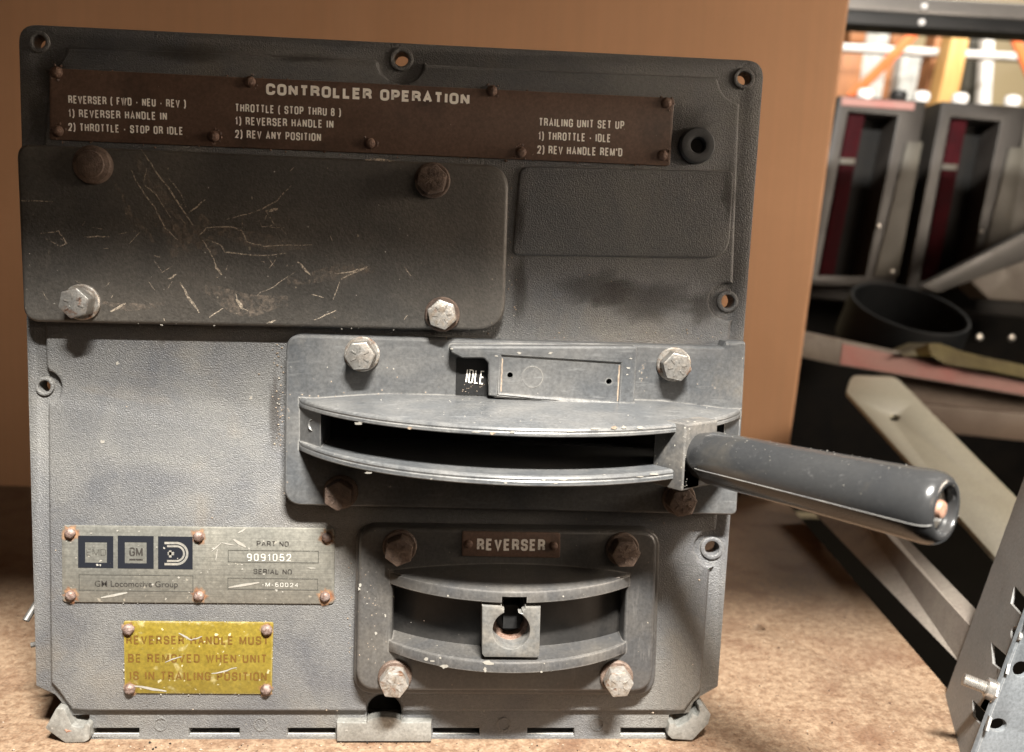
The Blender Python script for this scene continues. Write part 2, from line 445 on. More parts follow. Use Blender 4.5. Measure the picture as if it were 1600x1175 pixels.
def blot(bm, px, py, r, h, mi, n=16, jag=.35, sy=1.0):
    """a small flat irregular patch lying on the plate, thinning out towards its rim"""
    fl_ = bm.verts.layers.float.get('fade') or bm.verts.layers.float.new('fade')
    k = [random.uniform(1 - jag, 1 + jag * .6) for i in range(n)]
    h += random.uniform(0, .00004)
    rings = []
    for q, f in ((.45, .85), (1, 0)):
        rings.append([bm.verts.new(P(px + r * q * k[i] * math.cos(6.2832 * i / n), py + sy * r * q * k[i] * math.sin(6.2832 * i / n), h)) for i in range(n)])
        for v in rings[-1]: v[fl_] = f
    c = bm.verts.new(P(px, py, h)); c[fl_] = 1
    for i in range(n):
        j = (i + 1) % n
        bm.faces.new((c, rings[0][i], rings[0][j])).material_index = mi
        bm.faces.new((rings[0][i], rings[1][i], rings[1][j], rings[0][j])).material_index = mi
def fleck(bm, c, r, mi):
    """a crumb: a small squashed lump"""
    q = [bm.verts.new(V(c) + V((random.uniform(.5, 1) * r * a, random.uniform(.3, .9) * r * b_, random.uniform(.5, 1) * r * e)))
         for a, b_, e in ((1, 0, 0), (-1, 0, 0), (0, 0, 1), (0, 0, -1), (0, -1, 0), (0, .5, 0))]
    for f in ((0, 2, 4), (2, 1, 4), (1, 3, 4), (3, 0, 4), (2, 0, 5), (1, 2, 5), (3, 1, 5), (0, 3, 5)):
        bm.faces.new([q[i] for i in f]).material_index = mi
def text(body, p0, p1, cap, h, parent, mat, off=0.0, name='lettering', slant=0.0):
    cu = bpy.data.curves.new('tmp', 'FONT')
    cu.body = body; cu.size = 1; cu.offset = off; cu.resolution_u = 4; cu.fill_mode = 'FRONT' if False else 'BOTH'
    to = bpy.data.objects.new('tmp', cu)
    COL.objects.link(to)
    me = bpy.data.meshes.new_from_object(to.evaluated_get(bpy.context.evaluated_depsgraph_get()))
    bpy.data.objects.remove(to); bpy.data.curves.remove(cu)
    me.name = name
    xs = [v.co.x for v in me.vertices]
    x0, x1 = min(xs), max(xs)
    A, B = P(*p0, h), P(*p1, h)
    dx = (B - A)
    up = P(p0[0], p0[1] - cap, h) - A
    upv = V((-dx.z, 0, dx.x)).normalized() * up.length
    for v in me.vertices:
        v.co = A + dx * ((v.co.x + slant * v.co.y - x0) / (x1 - x0)) + upv * (v.co.y / .682)
    return link(name, me, mat, parent)

# a condensed grotesque drawn in strokes; paths run in a unit box, corners marked 'r' are rounded
GLY = {
    'A': (1.0, ['0,0 .5,1 1,0', '.17,.32 .83,.32']), 'B': (.92, ['.6,.53 0,.53 0,1 .93,1r .93,.53r .5,.53', '0,.53 0,0 1,0r 1,.53r .5,.53']),
    'C': (.94, ['1,.68 1,1r 0,1r 0,0r 1,0r 1,.32']), 'D': (.94, ['0,0 0,1 1,1r 1,0r 0,0']), 'E': (.82, ['1,1 0,1 0,0 1,0', '0,.52 .88,.52']),
    'F': (.78, ['1,1 0,1 0,0', '0,.5 .85,.5']), 'G': (.96, ['1,.70 1,1r 0,1r 0,0r 1,0r 1,.46 .55,.46']), 'H': (.94, ['0,0 0,1', '1,0 1,1', '0,.52 1,.52']),
    'I': (.001, ['0,0 0,1']), 'L': (.76, ['0,1 0,0 1,0']), 'M': (1.2, ['0,0 0,1', '0,1 .5,.08 1,1', '1,1 1,0']), 'N': (.96, ['0,0 0,1', '0,1 1,0', '1,0 1,1']),
    'O': (.96, ['.5,1 0,1r 0,0r 1,0r 1,1r .5,1']), 'P': (.88, ['0,0 0,1 1,1r 1,.45r 0,.45']), 'R': (.94, ['0,0 0,1 .96,1r .96,.5r 0,.5', '.5,.5 .93,.42r 1,0']),
    'S': (.9, ['1,.70 1,1r 0,1r 0,.54r 1,.50r 1,0r 0,0r 0,.30']), 'T': (.9, ['0,1 1,1', '.5,1 .5,0']), 'U': (.94, ['0,1 0,0r 1,0r 1,1']), 'V': (1.0, ['0,1 .5,0 1,1']),
    'W': (1.45, ['0,1 .26,0 .5,1 .74,0 1,1']), 'Y': (1.0, ['0,1 .5,.45 1,1', '.5,.45 .5,0']), '0': (.82, ['.5,1 0,1r 0,0r 1,0r 1,1r .5,1']), '1': (.4, ['.1,.74 .8,.98 .8,0']),
    '2': (.82, ['0,.70 0,1r 1,1r 1,.55r 0,.0 1,0']), '4': (.86, ['.75,0 .75,1 0,.28 1,.28']), '5': (.82, ['.95,1 .1,1 .05,.52 1,.62r 1,0r 0,0r 0,.26']),
    '6': (.82, ['0,.5 0,0r 1,0r 1,.56r 0,.56', '0,.4 0,1r .88,1']), '8': (.84, ['.5,1 .05,1r .05,.53r .95,.53r .95,1r .5,1', '.5,.53 0,.53r 0,0r 1,0r 1,.53r .5,.53']),
    '9': (.82, ['1,.5 1,1r 0,1r 0,.44r 1,.44', '1,.6 1,0r .12,0']), '(': (.3, ['1,1.12 .0,.8r 0,.1r 1,-.2']), ')': (.3, ['0,1.12 1,.8r 1,.1r 0,-.2']), '-': (.42, ['0,.40 1,.40']),
    "'": (.001, ['0,1.02 0,.72']), '.': (.001, ['0,.0 0,.04']), ' ': (.24, [])}
def strokes(body, p0, p1, cap, h, parent, mat, wt=.17, gw=.46, gap=.15, name='lettering'):
    """lettering of constant stroke: wt stroke, gw letter width, gap spacing, all in cap heights"""
    x, L = 0.0, []
    for ch in body:
        wd_, paths = GLY[ch]
        ww = wd_ * gw
        for p in paths:
            pts, rr = [], []
            for q in p.split():
                r_ = q.endswith('r'); a, c = q.rstrip('r').split(',')
                pts.append((x + wt / 2 + float(a) * ww, wt / 2 + float(c) * (1 - wt))); rr.append(r_)
            o = [V(pts[0])]
            for i in range(1, len(pts)):
                c = V(pts[i])
                if rr[i] and i < len(pts) - 1:
                    d1, d2 = (V(pts[i - 1]) - c), (V(pts[i + 1]) - c)
                    t1 = min(d1.length * (.5 if rr[i - 1] else .95), ww * .46, (1 - wt) * .26 if abs(d1.y) > abs(d1.x) else 9); t2 = min(d2.length * (.5 if rr[i + 1] else .95), ww * .46, (1 - wt) * .26 if abs(d2.y) > abs(d2.x) else 9)
                    a_, b_ = c + d1.normalized() * t1, c + d2.normalized() * t2
                    for k in range(6):
                        z = k / 5
                        o.append((1 - z) ** 2 * a_ + 2 * z * (1 - z) * c + z * z * b_)
                else:
                    o.append(c)
            L.append(o)
        x += ww + wt + gap
    W_ = x - gap
    A, B = P(*p0, h), P(*p1, h)
    dx = (B - A) / W_
    up = P(p0[0], p0[1] - cap, h) - A
    upv = V((-dx.z, 0, dx.x)).normalized() * up.length
    k_ = dx.length / up.length                        # keeps strokes equally thick when the line is squeezed
    bm = bmesh.new()
    for si, o in enumerate(L):
        q = [o[0]]
        for v in o[1:]:
            if (v - q[-1]).length > 1e-4: q.append(v)
        q = [V((v.x * k_, v.y)) for v in q]
        n = len(q); prev = None
        off = V((0, -.000012 * (si % 5), 0))
        for i in range(n):
            d1 = (q[i] - q[i - 1]).normalized() if i else (q[1] - q[0]).normalized()
            d2 = (q[i + 1] - q[i]).normalized() if i < n - 1 else d1
            n1_, n2_ = V((-d1.y, d1.x)), V((-d2.y, d2.x))
            m_ = n1_ + n2_
            if m_.length < .2: m_ = n1_
            m_.normalize()
            m_ *= wt / 2 / max(.5, m_.dot(n1_))
            c = q[i]
            cur = [bm.verts.new(A + dx * ((c + m_ * s_).x / k_) + upv * (c + m_ * s_).y + off) for s_ in (1, -1)]
            if prev: bm.faces.new((prev[0], prev[1], cur[1], cur[0]))
            prev = cur
    me = bpy.data.meshes.new(name); bm.to_mesh(me); bm.free()
    return link(name, me, mat, parent)

# hex bolts and rivets share their meshes; local -Y points out of the panel
def bolt_mesh(name, mats, af=.0126, hh=.0080, washer=.0083, wt=.0020, seed=0):
    bm = bmesh.new()
    ax = V((0, -1, 0))
    lathe(bm, [(0, -.0002), (washer, -.0002), (washer, wt * .7), (washer - .0006, wt), (washer * .78, wt), (washer * .76, wt + .0008), (0, wt + .0008)], (0, 0, 0), ax, 32, 1)
    R_ = af / math.sqrt(3)
    a0 = seed
    hexp = [(R_ * math.cos(a0 + math.pi / 3 * i), R_ * math.sin(a0 + math.pi / 3 * i)) for i in range(6)]
    prism(bm, [rpoly(hexp, R_ * .12, 2)], lambda u, v, d: V((u, -d, v)), wt + .0008, hh + wt, .0009, 2, 0)
    z = hh + wt
    for i in range(6):                               # grade marks on the head
        a = a0 + .4 + math.pi / 3 * i
        p, q = V((math.cos(a), 0, math.sin(a))) * af * .17, V((math.cos(a), 0, math.sin(a))) * af * .37
        t_ = V((-math.sin(a), 0, math.cos(a))) * .00032
        hexa(bm, [p + t_ + ax * (z + .0003), q + t_ + ax * (z + .0003), q - t_ + ax * (z + .0003), p - t_ + ax * (z + .0003)],
             [p + t_ + ax * (z - .0002), q + t_ + ax * (z - .0002), q - t_ + ax * (z - .0002), p - t_ + ax * (z - .0002)], 0)
    bmesh.ops.recalc_face_normals(bm, faces=bm.faces)
    me = bpy.data.meshes.new(name)
    bm.to_mesh(me); bm.free()
    me.shade_smooth(); me.set_sharp_from_angle(angle=math.radians(30))
    for m in mats: me.materials.append(m)
    return me
B_ZINC = bolt_mesh('bolt', [M['zinc'], M['zincrust']], seed=.3)
B_HALF = bolt_mesh('bolt', [M['zincrust'], M['rust']], seed=.1)
B_RUST = bolt_mesh('bolt', [M['rust'], M['rust']], seed=.5)
def bolt(px, py, h, me, parent, rot=0.0, label=None):
    o = bpy.data.objects.new('bolt', me)
    COL.objects.link(o)
    o.parent = parent
    o.location = P(px, py, h)
    o.rotation_euler = (random.uniform(-.03, .03), rot, random.uniform(-.03, .03))
    if label: o['label'] = label
    return o
def rivet_mesh(name, m):
    bm = bmesh.new()
    r = .0026
    lathe(bm, [(r, -.0003), (r, .0005), (r * .93, .0011), (r * .72, .0018), (r * .4, .0022), (0, .0023)], (0, 0, 0), (0, -1, 0), 20)
    for v in bm.verts:
        v.co *= random.uniform(.93, 1.06)
    bmesh.ops.recalc_face_normals(bm, faces=bm.faces)
    me = bpy.data.meshes.new(name)
    bm.to_mesh(me); bm.free(); me.shade_smooth(); me.materials.append(m)
    return me
RV_L, RV_D = rivet_mesh('rivet', M['rivet']), rivet_mesh('rivet', M['rivetdark'])
def rivet(px, py, h, me, parent, s=1.0):
    o = bpy.data.objects.new('rivet', me)
    COL.objects.link(o)
    o.parent = parent
    o.location = P(px, py, h); o.rotation_euler = (0, random.uniform(0, 6), 0)
    o.scale = (s, s, s)
    return o

# ================================================================ THE SETTING
bm = bmesh.new(); box(bm, -4, 6, -3, 5.2, -.95, -.90); fl = finish(bm, 'floor', M['floorm']); fl['kind'] = 'structure'
bm = bmesh.new(); box(bm, -4, 6, 3.6, 3.7, -.90, 2.6); wl = finish(bm, 'back_wall', M['wallm']); wl['kind'] = 'structure'

# the board the controller stands on
bm = bmesh.new()
hole_c = PZ(1182, 980)
hole = [(hole_c.x + .0056 * math.cos(6.2832 * i / 20), hole_c.y + .0056 * math.sin(6.2832 * i / 20)) for i in range(20)]
prism(bm, [[(-1.1, -.10), (.279, -.10), (.297, .018), (.334, .2555), (.44, .95), (-1.1, .95)], hole], lambda u, v, d: V((u, v, d)), -.016, 0, .0012, 2)
sb = finish(bm, 'shelf_board', M['board'])
tag(sb, 'brown particle board shelf with small drilled hole under the controller', 'shelf')
bm = bmesh.new()
for i in range(230):
    p_ = PZ(random.uniform(0, 1500), random.uniform(930, 1180)) if random.random() < .6 else PZ(random.uniform(120, 1120), random.gauss(1166, 6))
    if p_.x > .29 or (-.2 < p_.x < .14 and p_.y > .0): continue
    fleck(bm, p_ + V((0, 0, .0003)), random.uniform(.0003, .0010), 1 if random.random() < .35 else 0)
gr = finish(bm, 'crumbs', [M['grit'], M['chassis']]); gr['kind'] = 'stuff'
tag(gr, 'fine crumbs and dirt scattered on the shelf board', 'dirt')
# unseen tier above, shaped and placed to shade the upper controller, box and next rack
bm = bmesh.new(); box(bm, -1.1, 1.2, -.332, .47, .585, .603); us = finish(bm, 'shading_shelf_board', M['board'])
tag(us, 'unseen brown shelf board above the controller, placed to shade it', 'shelf')

# the carton behind
bm = bmesh.new()
yb = .50
slab(bm, [rpoly([(-420, -170), (1352, -170), (1225, 771), (-420, 771)], [8, 8, 8, 8])], (0, yb, 0), NF, .36, .004, 3)
cb = finish(bm, 'cardboard_box', M['card'])
tag(cb, 'large plain brown cardboard box standing behind the controller', 'box')

# ================================================================ THE CONTROLLER
CTRL_AT = V((-.03, 0, 0))
ctl = thing('locomotive_controller', 'grey locomotive controller panel with throttle handle and reverser socket, standing on a particle board shelf', 'controller', CTRL_AT)
HT, HR = .010, .011             # front of the throttle plate, of the reverser plate, above the body's face
HC = .0085

SR = .0235                      # how far the reverser's lips stand out
ZL = lambda px, py, h: P(px, py, h).z
uxr = (P(607, 1018, HR).x + P(978, 1020, HR).x) / 2
AR = (P(978, 1020, HR).x - P(607, 1018, HR).x) / 2
zu0, zu1 = ZL(800, 943, HR + SR), ZL(800, 924, HR + SR)
zb0, zb1 = ZL(800, 1053, HR + SR), ZL(800, 1035, HR + SR)
def px_of(p):
    v = V(p) - CAM
    return (800 + F * v.dot(cx) / -v.dot(cz), 587.5 + F * v.dot(cy) / v.dot(cz))
def RVH(h): return [px_of((uxr + a * AR * .975, -h, z)) for a, z in ((-1, zu0 + .001), (1, zu0 + .001), (1, zb1 - .001), (-1, zb1 - .001))]
RV_HOLE = RVH(0)
# --- body: flange layer, raised textured field, pads
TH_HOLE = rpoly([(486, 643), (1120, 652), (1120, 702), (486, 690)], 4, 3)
outline = (rpoly([(28, 37), (1195, 95), (1122, 1073), (1094, 1089), (1084, 1098), (1077, 1115), (1046, 1117), (1045, 1157), (139, 1157), (139, 1117), (105, 1119), (101, 1104), (86, 1086), (56, 1072)],
                 [26, 26, 3, 6, 6, 3, 2, 2, 2, 2, 3, 6, 6, 3]))
body_holes = [circ(60, 65, 10), circ(627, 92, 11), circ(1163, 122, 10), circ(1137, 471, 9, ry=11), circ(69, 604, 9, ry=10), circ(1113, 857, 11), TH_HOLE, RV_HOLE]
slots = [(141, 217), (295, 374), (449, 524), (676, 749), (824, 897), (970, 1042)]
slot_l = [[(a, 1138), (c, 1138), (c, 1150), (a, 1150)] for a, c in slots]
field = [(78, 112)] + circ(60, 65, 45, 8, a0=80, a1=8) + [(240, 78), (585, 92)] + circ(627, 94, 36, 12, a0=176, a1=4) + [(668, 100), (875, 110), (1120, 120)] + \
        circ(1163, 122, 40, 8, a0=172, a1=100) + [(1146, 440)] + circ(1137, 471, 29, 10, a0=-70, a1=-290) + [(1143, 505), (1128, 720), (1120, 826)] + \
        circ(1113, 857, 28, 10, a0=-80, a1=-280) + [(1110, 890), (1096, 1079), (1084, 1092), (1070, 1112)] + circ(600, 1112, 28, 16, a0=0, a1=-180) + [(140, 1112), (112, 1110), (103, 1098), (90, 1080), (78, 1066), (74, 640)] + \
        circ(70, 605, 25, 10, a0=78, a1=-78) + [(71, 570), (66, 240)]
bm = bmesh.new()
plate(bm, [outline] + body_holes + slot_l + [circ(600, 1112, 27, 16, a0=180, a1=360) + [(627, 1122), (573, 1122)]], -.012, -.0032, .0007, 2)
plate(bm, [field, TH_HOLE, RV_HOLE], -.0060, 0, .0016)
# raised rims round the mounting holes
for x, y, r in ((60, 65, 17), (627, 92, 19), (1163, 122, 17), (1137, 471, 17), (69, 604, 15), (1113, 857, 18)):
    plate(bm, [circ(x, y, r), circ(x, y, r * .62)], -.006, -.0020, .0006, 2)
# right raised pad and the faint one under it
plate(bm, [rpoly([(812, 259), (1148, 267), (1139, 404), (800, 399)], [16, 10, 34, 10])], -.001, .0014, .0012)
# ejector marks on the bottom strip
for x in (251, 407, 787, 933):
    plate(bm, [circ(x, 1132, 10.5), circ(x, 1132, 9)], -.0034, -.0028)
# grime round the plates, throttle plate's left shadow painted in, crumbs along edges
for x, y, r, sy in ((1060, 205, 60, .9), (1010, 470, 95, .42), (930, 450, 70, .5), (813, 450, 16, 4.5), (1100, 480, 40, .8), (1140, 300, 16, 4), (480, 90, 60, .16), (300, 84, 90, .2), (118, 175, 30, 1.3), (85, 120, 34, 1.6), (60, 180, 22, 2.2), (812, 340, 14, 3.5), (430, 640, 12, 7), (1085, 780, 30, .8)):
    blot(bm, x, y, r, .0001 if not (800 < x < 1148 and 262 < y < 402) else 0.0016, 2, 24, .3, sy)
for i in range(130):
    side = random.random()
    if side < .3: x, y = random.gauss(436, 4), random.uniform(535, 700)
    elif side < .45: x, y = random.gauss(800, 6), random.uniform(280, 520)
    elif side < .6: x, y = random.uniform(450, 1150), random.gauss(519, 3)
    elif side < .75: x, y = random.uniform(80, 1050), random.gauss(812, 3) if random.random() < .3 else random.gauss(1110, 3)
    elif side < .85: x, y = random.gauss(548, 4), random.uniform(860, 1060)
    else: x, y = random.uniform(60, 1130), random.uniform(230, 1100)
    fleck(bm, P(x, y, .0002), random.uniform(.0003, .0008), 3 if random.random() < .75 else 1)
for x, y in ((184, 568), (392, 622), (918, 268), (160, 690)):
    blot(bm, x, y, 3, .00015, 1, 9, .6)
body = finish(bm, 'body_panel', [M['body'], M['chip'], M['grime_shade'], M['grit']], ctl)
# dark housing behind, on which it stands upright
bm = bmesh.new()
a, c = P(160, 560), P(1040, 1100)
box(bm, a.x, c.x, .013, .15, .003, a.z)
finish(bm, 'rear_housing', M['chassis'], ctl)
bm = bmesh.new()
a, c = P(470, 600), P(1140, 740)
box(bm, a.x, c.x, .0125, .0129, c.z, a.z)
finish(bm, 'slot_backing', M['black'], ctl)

# --- rubber grommet
bm = bmesh.new()
g0 = P(1088, 228, 0)
lathe(bm, [(.0086, -.001), (.0086, .0022), (.0078, .0032), (.0056, .0036), (.0040, .0032), (.0034, .002), (.0034, .0006)], g0, NF, 32)
lathe(bm, [(.0034, .0004), (0, .0004)], g0, NF, 16, 1)
finish(bm, 'rubber_grommet', [M['rubber'], M['black']], ctl)

# --- instruction plate
bm = bmesh.new()
HI = .0011
plate(bm, [rpoly([(77, 106), (1054, 153), (1047, 259), (77, 218)], [5, 5, 5, 5])], -.0005, HI, .0004, 2)
for i in range(60):
    x = random.uniform(85, 1040)
    lo = random.random() < .75
    y = (219 + (x - 79) * .0393 + random.gauss(0, 2.5)) if lo else (107 + (x - 90) * .049 + random.gauss(0, 2.5))
    fleck(bm, P(x, y, HI * .5), random.uniform(.0004, .0012), 1)
for x, y in ((89, 113), (391, 128), (769, 142), (1041, 161), (91, 205), (334, 213), (578, 224), (814, 238), (1035, 243)):
    for k in range(7):
        a_ = random.uniform(0, 6.28)
        fleck(bm, P(x + 12 * math.cos(a_), y + 12 * math.sin(a_), HI), random.uniform(.0004, .001), 2 if random.random() < .6 else 1)
ip = finish(bm, 'instruction_plate', [M['brown'], M['rivetdark'], M['rivet']], ctl)
for x, y in ((89, 113), (391, 128), (769, 142), (1041, 161), (91, 205), (334, 213), (578, 224), (814, 238), (1035, 243)):
    rivet(x, y, HI, RV_D, ip, 1.0)
HL = HI + .00012
strokes('CONTROLLER OPERATION', (415.5, 148), (733.5, 164), 18, HL, ip, M['white'], .25, .56, .15)
for s, p, q, cap in (('REVERSER ( FWD - NEU - REV )', (107, 161.5), (290.5, 168.5), 12.6), ('1) REVERSER HANDLE IN', (107, 183), (261, 188), 12.6), ('2) THROTTLE - STOP OR IDLE', (107, 204.5), (286, 211), 12.6),
                     ('THROTTLE ( STOP THRU 8 )', (367.5, 174.5), (532.5, 182), 12.8), ('1) REVERSER HANDLE IN', (367.5, 195), (521, 200.5), 12.8), ('2) REV ANY POSITION', (367.5, 215.5), (501.5, 221), 12.8),
                     ('TRAILING UNIT SET UP', (842, 197), (975, 202), 13), ('1) THROTTLE - IDLE', (841, 218.6), (954, 222.5), 13), ("2) REV HANDLE REM'D", (839.5, 240), (972, 244.5), 13)):
    strokes(s, p, q, cap, HL, ip, M['white'], .17, .40, .15)

# --- blank cover plate, scratched
bm = bmesh.new()
plate(bm, [rpoly([(24, 224), (796, 258), (788, 518), (36, 503)], [20, 38, 44, 26], 8)], -.002, HC, .0020)
c1 = lambda L: [(x / 2.6667, y / 2.6667) for x, y in L]
c4_ = lambda L: [(x / 2.6667, 380 + y / 2.6667) for x, y in L]
c2_ = lambda L: [(500 + x / 2.6667, y / 2.6667) for x, y in L]
scr = [(c1([(590, 625), (640, 700), (700, 780), (780, 900), (805, 940)]), 2.4), (c1([(545, 700), (575, 770), (640, 860), (690, 950), (740, 1000)]), 2.0), (c1([(610, 700), (600, 770), (650, 810), (720, 920)]), 1.4),
       (c1([(700, 740), (750, 800), (780, 870)]), 1.2), (c1([(790, 885), (855, 832)]), 2.8), (c1([(945, 912), (1060, 885), (1150, 840), (1220, 765)]), 1.8), (c1([(1105, 880), (1160, 870)]), 5),
       (c1([(830, 980), (860, 950), (960, 945), (1010, 960), (1030, 1010), (1100, 1025), (1300, 1020)]), 2.2), (c1([(860, 1000), (920, 1020), (940, 1050), (1090, 1065), (1190, 1055)]), 2.2), (c1([(1010, 900), (1010, 950)]), 1.0),
       (c1([(1075, 910), (1090, 945), (1185, 948)]), 1.0), (c1([(165, 975), (245, 963), (280, 1015), (250, 1025), (190, 995)]), 1.8), (c1([(350, 987), (455, 985)]), 2.2), (c1([(80, 835), (220, 840)]), 1.2),
       (c1([(845, 1000), (880, 1060), (920, 1140)]), 1.8), (c1([(895, 1105), (925, 1145)]), 4), (c1([(1240, 1090), (1270, 1120), (1295, 1150)]), 4),
       (c4_([(750, 165), (790, 230), (830, 290)]), 4), (c4_([(985, 235), (1015, 275)]), 6), (c4_([(700, 150), (735, 130)]), 3), (c4_([(460, 285), (525, 250)]), 4), (c4_([(870, 310), (930, 270)]), 2), (c4_([(1070, 215), (1140, 180), (1230, 120)]), 1.2),
       (c4_([(1310, 320), (1400, 280)]), 2), (c4_([(1110, 335), (1150, 320)]), 3), (c4_([(1385, 240), (1415, 160)]), 1.4), (c4_([(1420, 150), (1530, 100)]), 2.5), (c2_([(190, 665), (310, 670)]), 4), (c2_([(350, 1110), (380, 1150)]), 1.6), (c2_([(60, 1140), (140, 1130), (200, 1110)]), 2.4)]
for p, ww in scr:
    ribbon(bm, wobble(p, .9), HC + .00012, ww, 1)
for p, ww in ((c1([(485, 760), (540, 900), (600, 960), (640, 1010)]), 12), (c1([(640, 900), (760, 990), (900, 1010)]), 34), (c1([(700, 1060), (800, 1000), (960, 960)]), 30), (c1([(800, 1040), (860, 960), (830, 900)]), 26), (c4_([(430, 250), (560, 270), (700, 250)]), 12), (c2_([(40, 1130), (220, 1130)]), 16), (c1([(560, 640), (660, 800), (760, 930)]), 18), (c1([(690, 1000), (760, 970), (840, 990), (900, 1060)]), 40), (c1([(900, 960), (1100, 1010), (1280, 1030)]), 26), (c4_([(860, 180), (1000, 260), (1200, 240)]), 36), (c4_([(1200, 160), (1420, 120), (1560, 110)]), 24)):
    ribbon(bm, wobble(p, 2.5), HC + .00008, ww, 2)
for i in range(46):
    x, y = random.gauss(330, 170), random.gauss(400, 60)
    if not (45 < x < 760 and 250 < y < 500): continue
    a_ = random.choice((.3, -.5, 1.1, 2.2)) + random.gauss(0, .3); L_ = random.expovariate(1 / 11) + 3
    ribbon(bm, wobble([(x, y), (x + L_ * math.cos(a_), y + L_ * math.sin(a_))], .5, 3), HC + .00010, random.uniform(.7, 1.5), 1)
for i in range(26):
    fleck(bm, P(random.uniform(40, 780), random.uniform(260, 500), HC), random.uniform(.0002, .0005), 3)
for i in range(30):
    x = random.uniform(60, 770)
    fleck(bm, P(x, 502 + (x - 36) * .0205 + random.uniform(-3, 2), HC - .001), random.uniform(.0003, .0007), 3)
cp = finish(bm, 'cover_plate', [M['cover'], M['scratch'], M['scuff'], M['chip']], ctl)
# the upper left fastener is a round rusty head
bm = bmesh.new()
lathe(bm, [(.0086, -.001), (.0086, .0022), (.0080, .0032), (.0062, .0040), (.0058, .0048), (.0030, .0056), (0, .0058)], P(147, 258, HC), NF, 32)
rb = finish(bm, 'bolt', M['rust'], cp); rb['label'] = 'round rusty bolt head'
bolt(676, 282, HC, B_RUST, cp, .2, 'rusty bolt'); bolt(129, 472, HC, B_ZINC, cp, .0); bolt(691, 491, HC, B_HALF, cp, .4)

# --- throttle housing
bm = bmesh.new()
th_out = rpoly([(446, 522), (1130, 542), (1134, 533), (1167, 533), (1152, 806), (443, 790)], [24, 1, 1, 6, 10, 28], 8)
plate(bm, [th_out, TH_HOLE], -.002, HT, .0020)
# bezel bar: over the window, then down round the blank recess
HB = HT + .0085
plate(bm, [rpoly([(700, 540), (997, 541), (991, 643), (763, 619), (763, 568), (756, 560), (722, 560), (706, 552)], [8, 5, 3, 3, 6, 6, 8, 6], 5),
           [(784, 556), (970, 568), (966, 629), (781, 615)]], HT - .001, HB, .0013)
plate(bm, [[(775, 550), (978, 562), (974, 636), (772, 621)], circ(797, 586, 4.5, 14), circ(951.5, 596, 4.5, 14)], HT - .001, HB - .0012)
plate(bm, [circ(797, 586, 5), circ(797, 586, 4.4)], HB - .0013, HB - .0011)
for x, y in ((797, 586), (951.5, 596)):
    bmx = circ(x, y, 5, 14)
    plate(bm, [bmx], HT, HT + .0008, mi=2)
plate(bm, [circ(832, 589, 17, 40), circ(832, 589, 15.6, 40)], HB - .0013, HB - .00105, mi=3)
for path, ww in (([(784, 616), (964, 630)], 2.2), ([(783, 612), (785, 560)], 2.0), ([(965, 627), (968, 571)], 2.6)):
    ribbon(bm, wobble(path, .5, 10), HB - .00115, ww, 4, False)
# the drum hood and lower lip: arcs in plan
A_, S_ = .106, .063
zl = lambda px, py, h: P(px, py, h).z
R_ = A_ * A_ / (2 * S_) + S_ / 2
ux = (P(467, 640, HT).x + P(1157, 655, HT).x) / 2
A_ = (P(1157, 655, HT).x - P(467, 640, HT).x) / 2
R_ = A_ * A_ / (2 * S_) + S_ / 2
def sag(u, R, s):
    return max(0.0, math.sqrt(max(R * R - u * u, 0)) - (R - s))
NU = 56
us_ = [-1 + 2 * i / NU for i in range(NU + 1)]
def arc_band(bm, prof_fn, A, mi=0):
    """closed section prof_fn(u) = [(depth, z)] swept along u in -A..A"""
    rows = []
    for k in us_:
        u = A * math.sin(k * math.pi / 2)
        rows.append([bm.verts.new(V((ux_c + u, -d, z))) for d, z in prof_fn(u)])
    n = len(rows[0])
    for a, c in zip(rows, rows[1:]):
        for i in range(n):
            bm.faces.new((a[i], a[(i + 1) % n], c[(i + 1) % n], c[i])).material_index = mi
    bm.faces.new(rows[0]); bm.faces.new(rows[-1][::-1])
ux_c = ux
z_lip0 = zl(830, 683, HT + S_)           # underside of the upper lip
z_lip1 = zl(830, 668.5, HT + S_)
z_root_c, z_root_e = zl(830, 621, HT), zl(468, 625, HT)
def hood(u):
    s = sag(u, R_, S_); b_ = HT - .0012
    e = 1 - (u / A_) ** 2
    zr = max(z_lip1 + .0004, z_root_e + (z_root_c - z_root_e) * min(1, e * 1.6))
    rr = min(.0012, s * .4)
    g = s - rr
    ins = max(0.0, s - .012)
    return [(b_, z_lip0), (b_, zr), (HT + .0006, zr), (HT + s * .5, (zr + z_lip1) / 2 + .0006), (HT + g, z_lip1 + .0001), (HT + s - rr * .3, z_lip1 - rr * .35), (HT + s, z_lip1 - rr),
            (HT + s - .0003, z_lip1 - rr - .0008), (HT + s, z_lip1 - rr - .0012), (HT + s, z_lip0 + .0004), (HT + s - rr * .4, z_lip0), (HT + ins, z_lip0)]
arc_band(bm, hood, A_)
z_lo0, z_lo1 = zl(830, 760.5, HT + S_), zl(830, 744, HT + S_)
def lower(u):
    s = sag(u, R_, S_); b_ = HT - .0012
    rr = min(.0012, s * .4)
    return [(b_, z_lo0), (b_, z_lo1), (HT + s - rr, z_lo1), (HT + s - rr * .3, z_lo1 - rr * .4), (HT + s, z_lo1 - rr), (HT + s - .0003, z_lo1 - rr - .0009), (HT + s, z_lo1 - rr - .0013), (HT + s, z_lo0 + .0005), (HT + s - rr * .5, z_lo0)]
arc_band(bm, lower, A_)
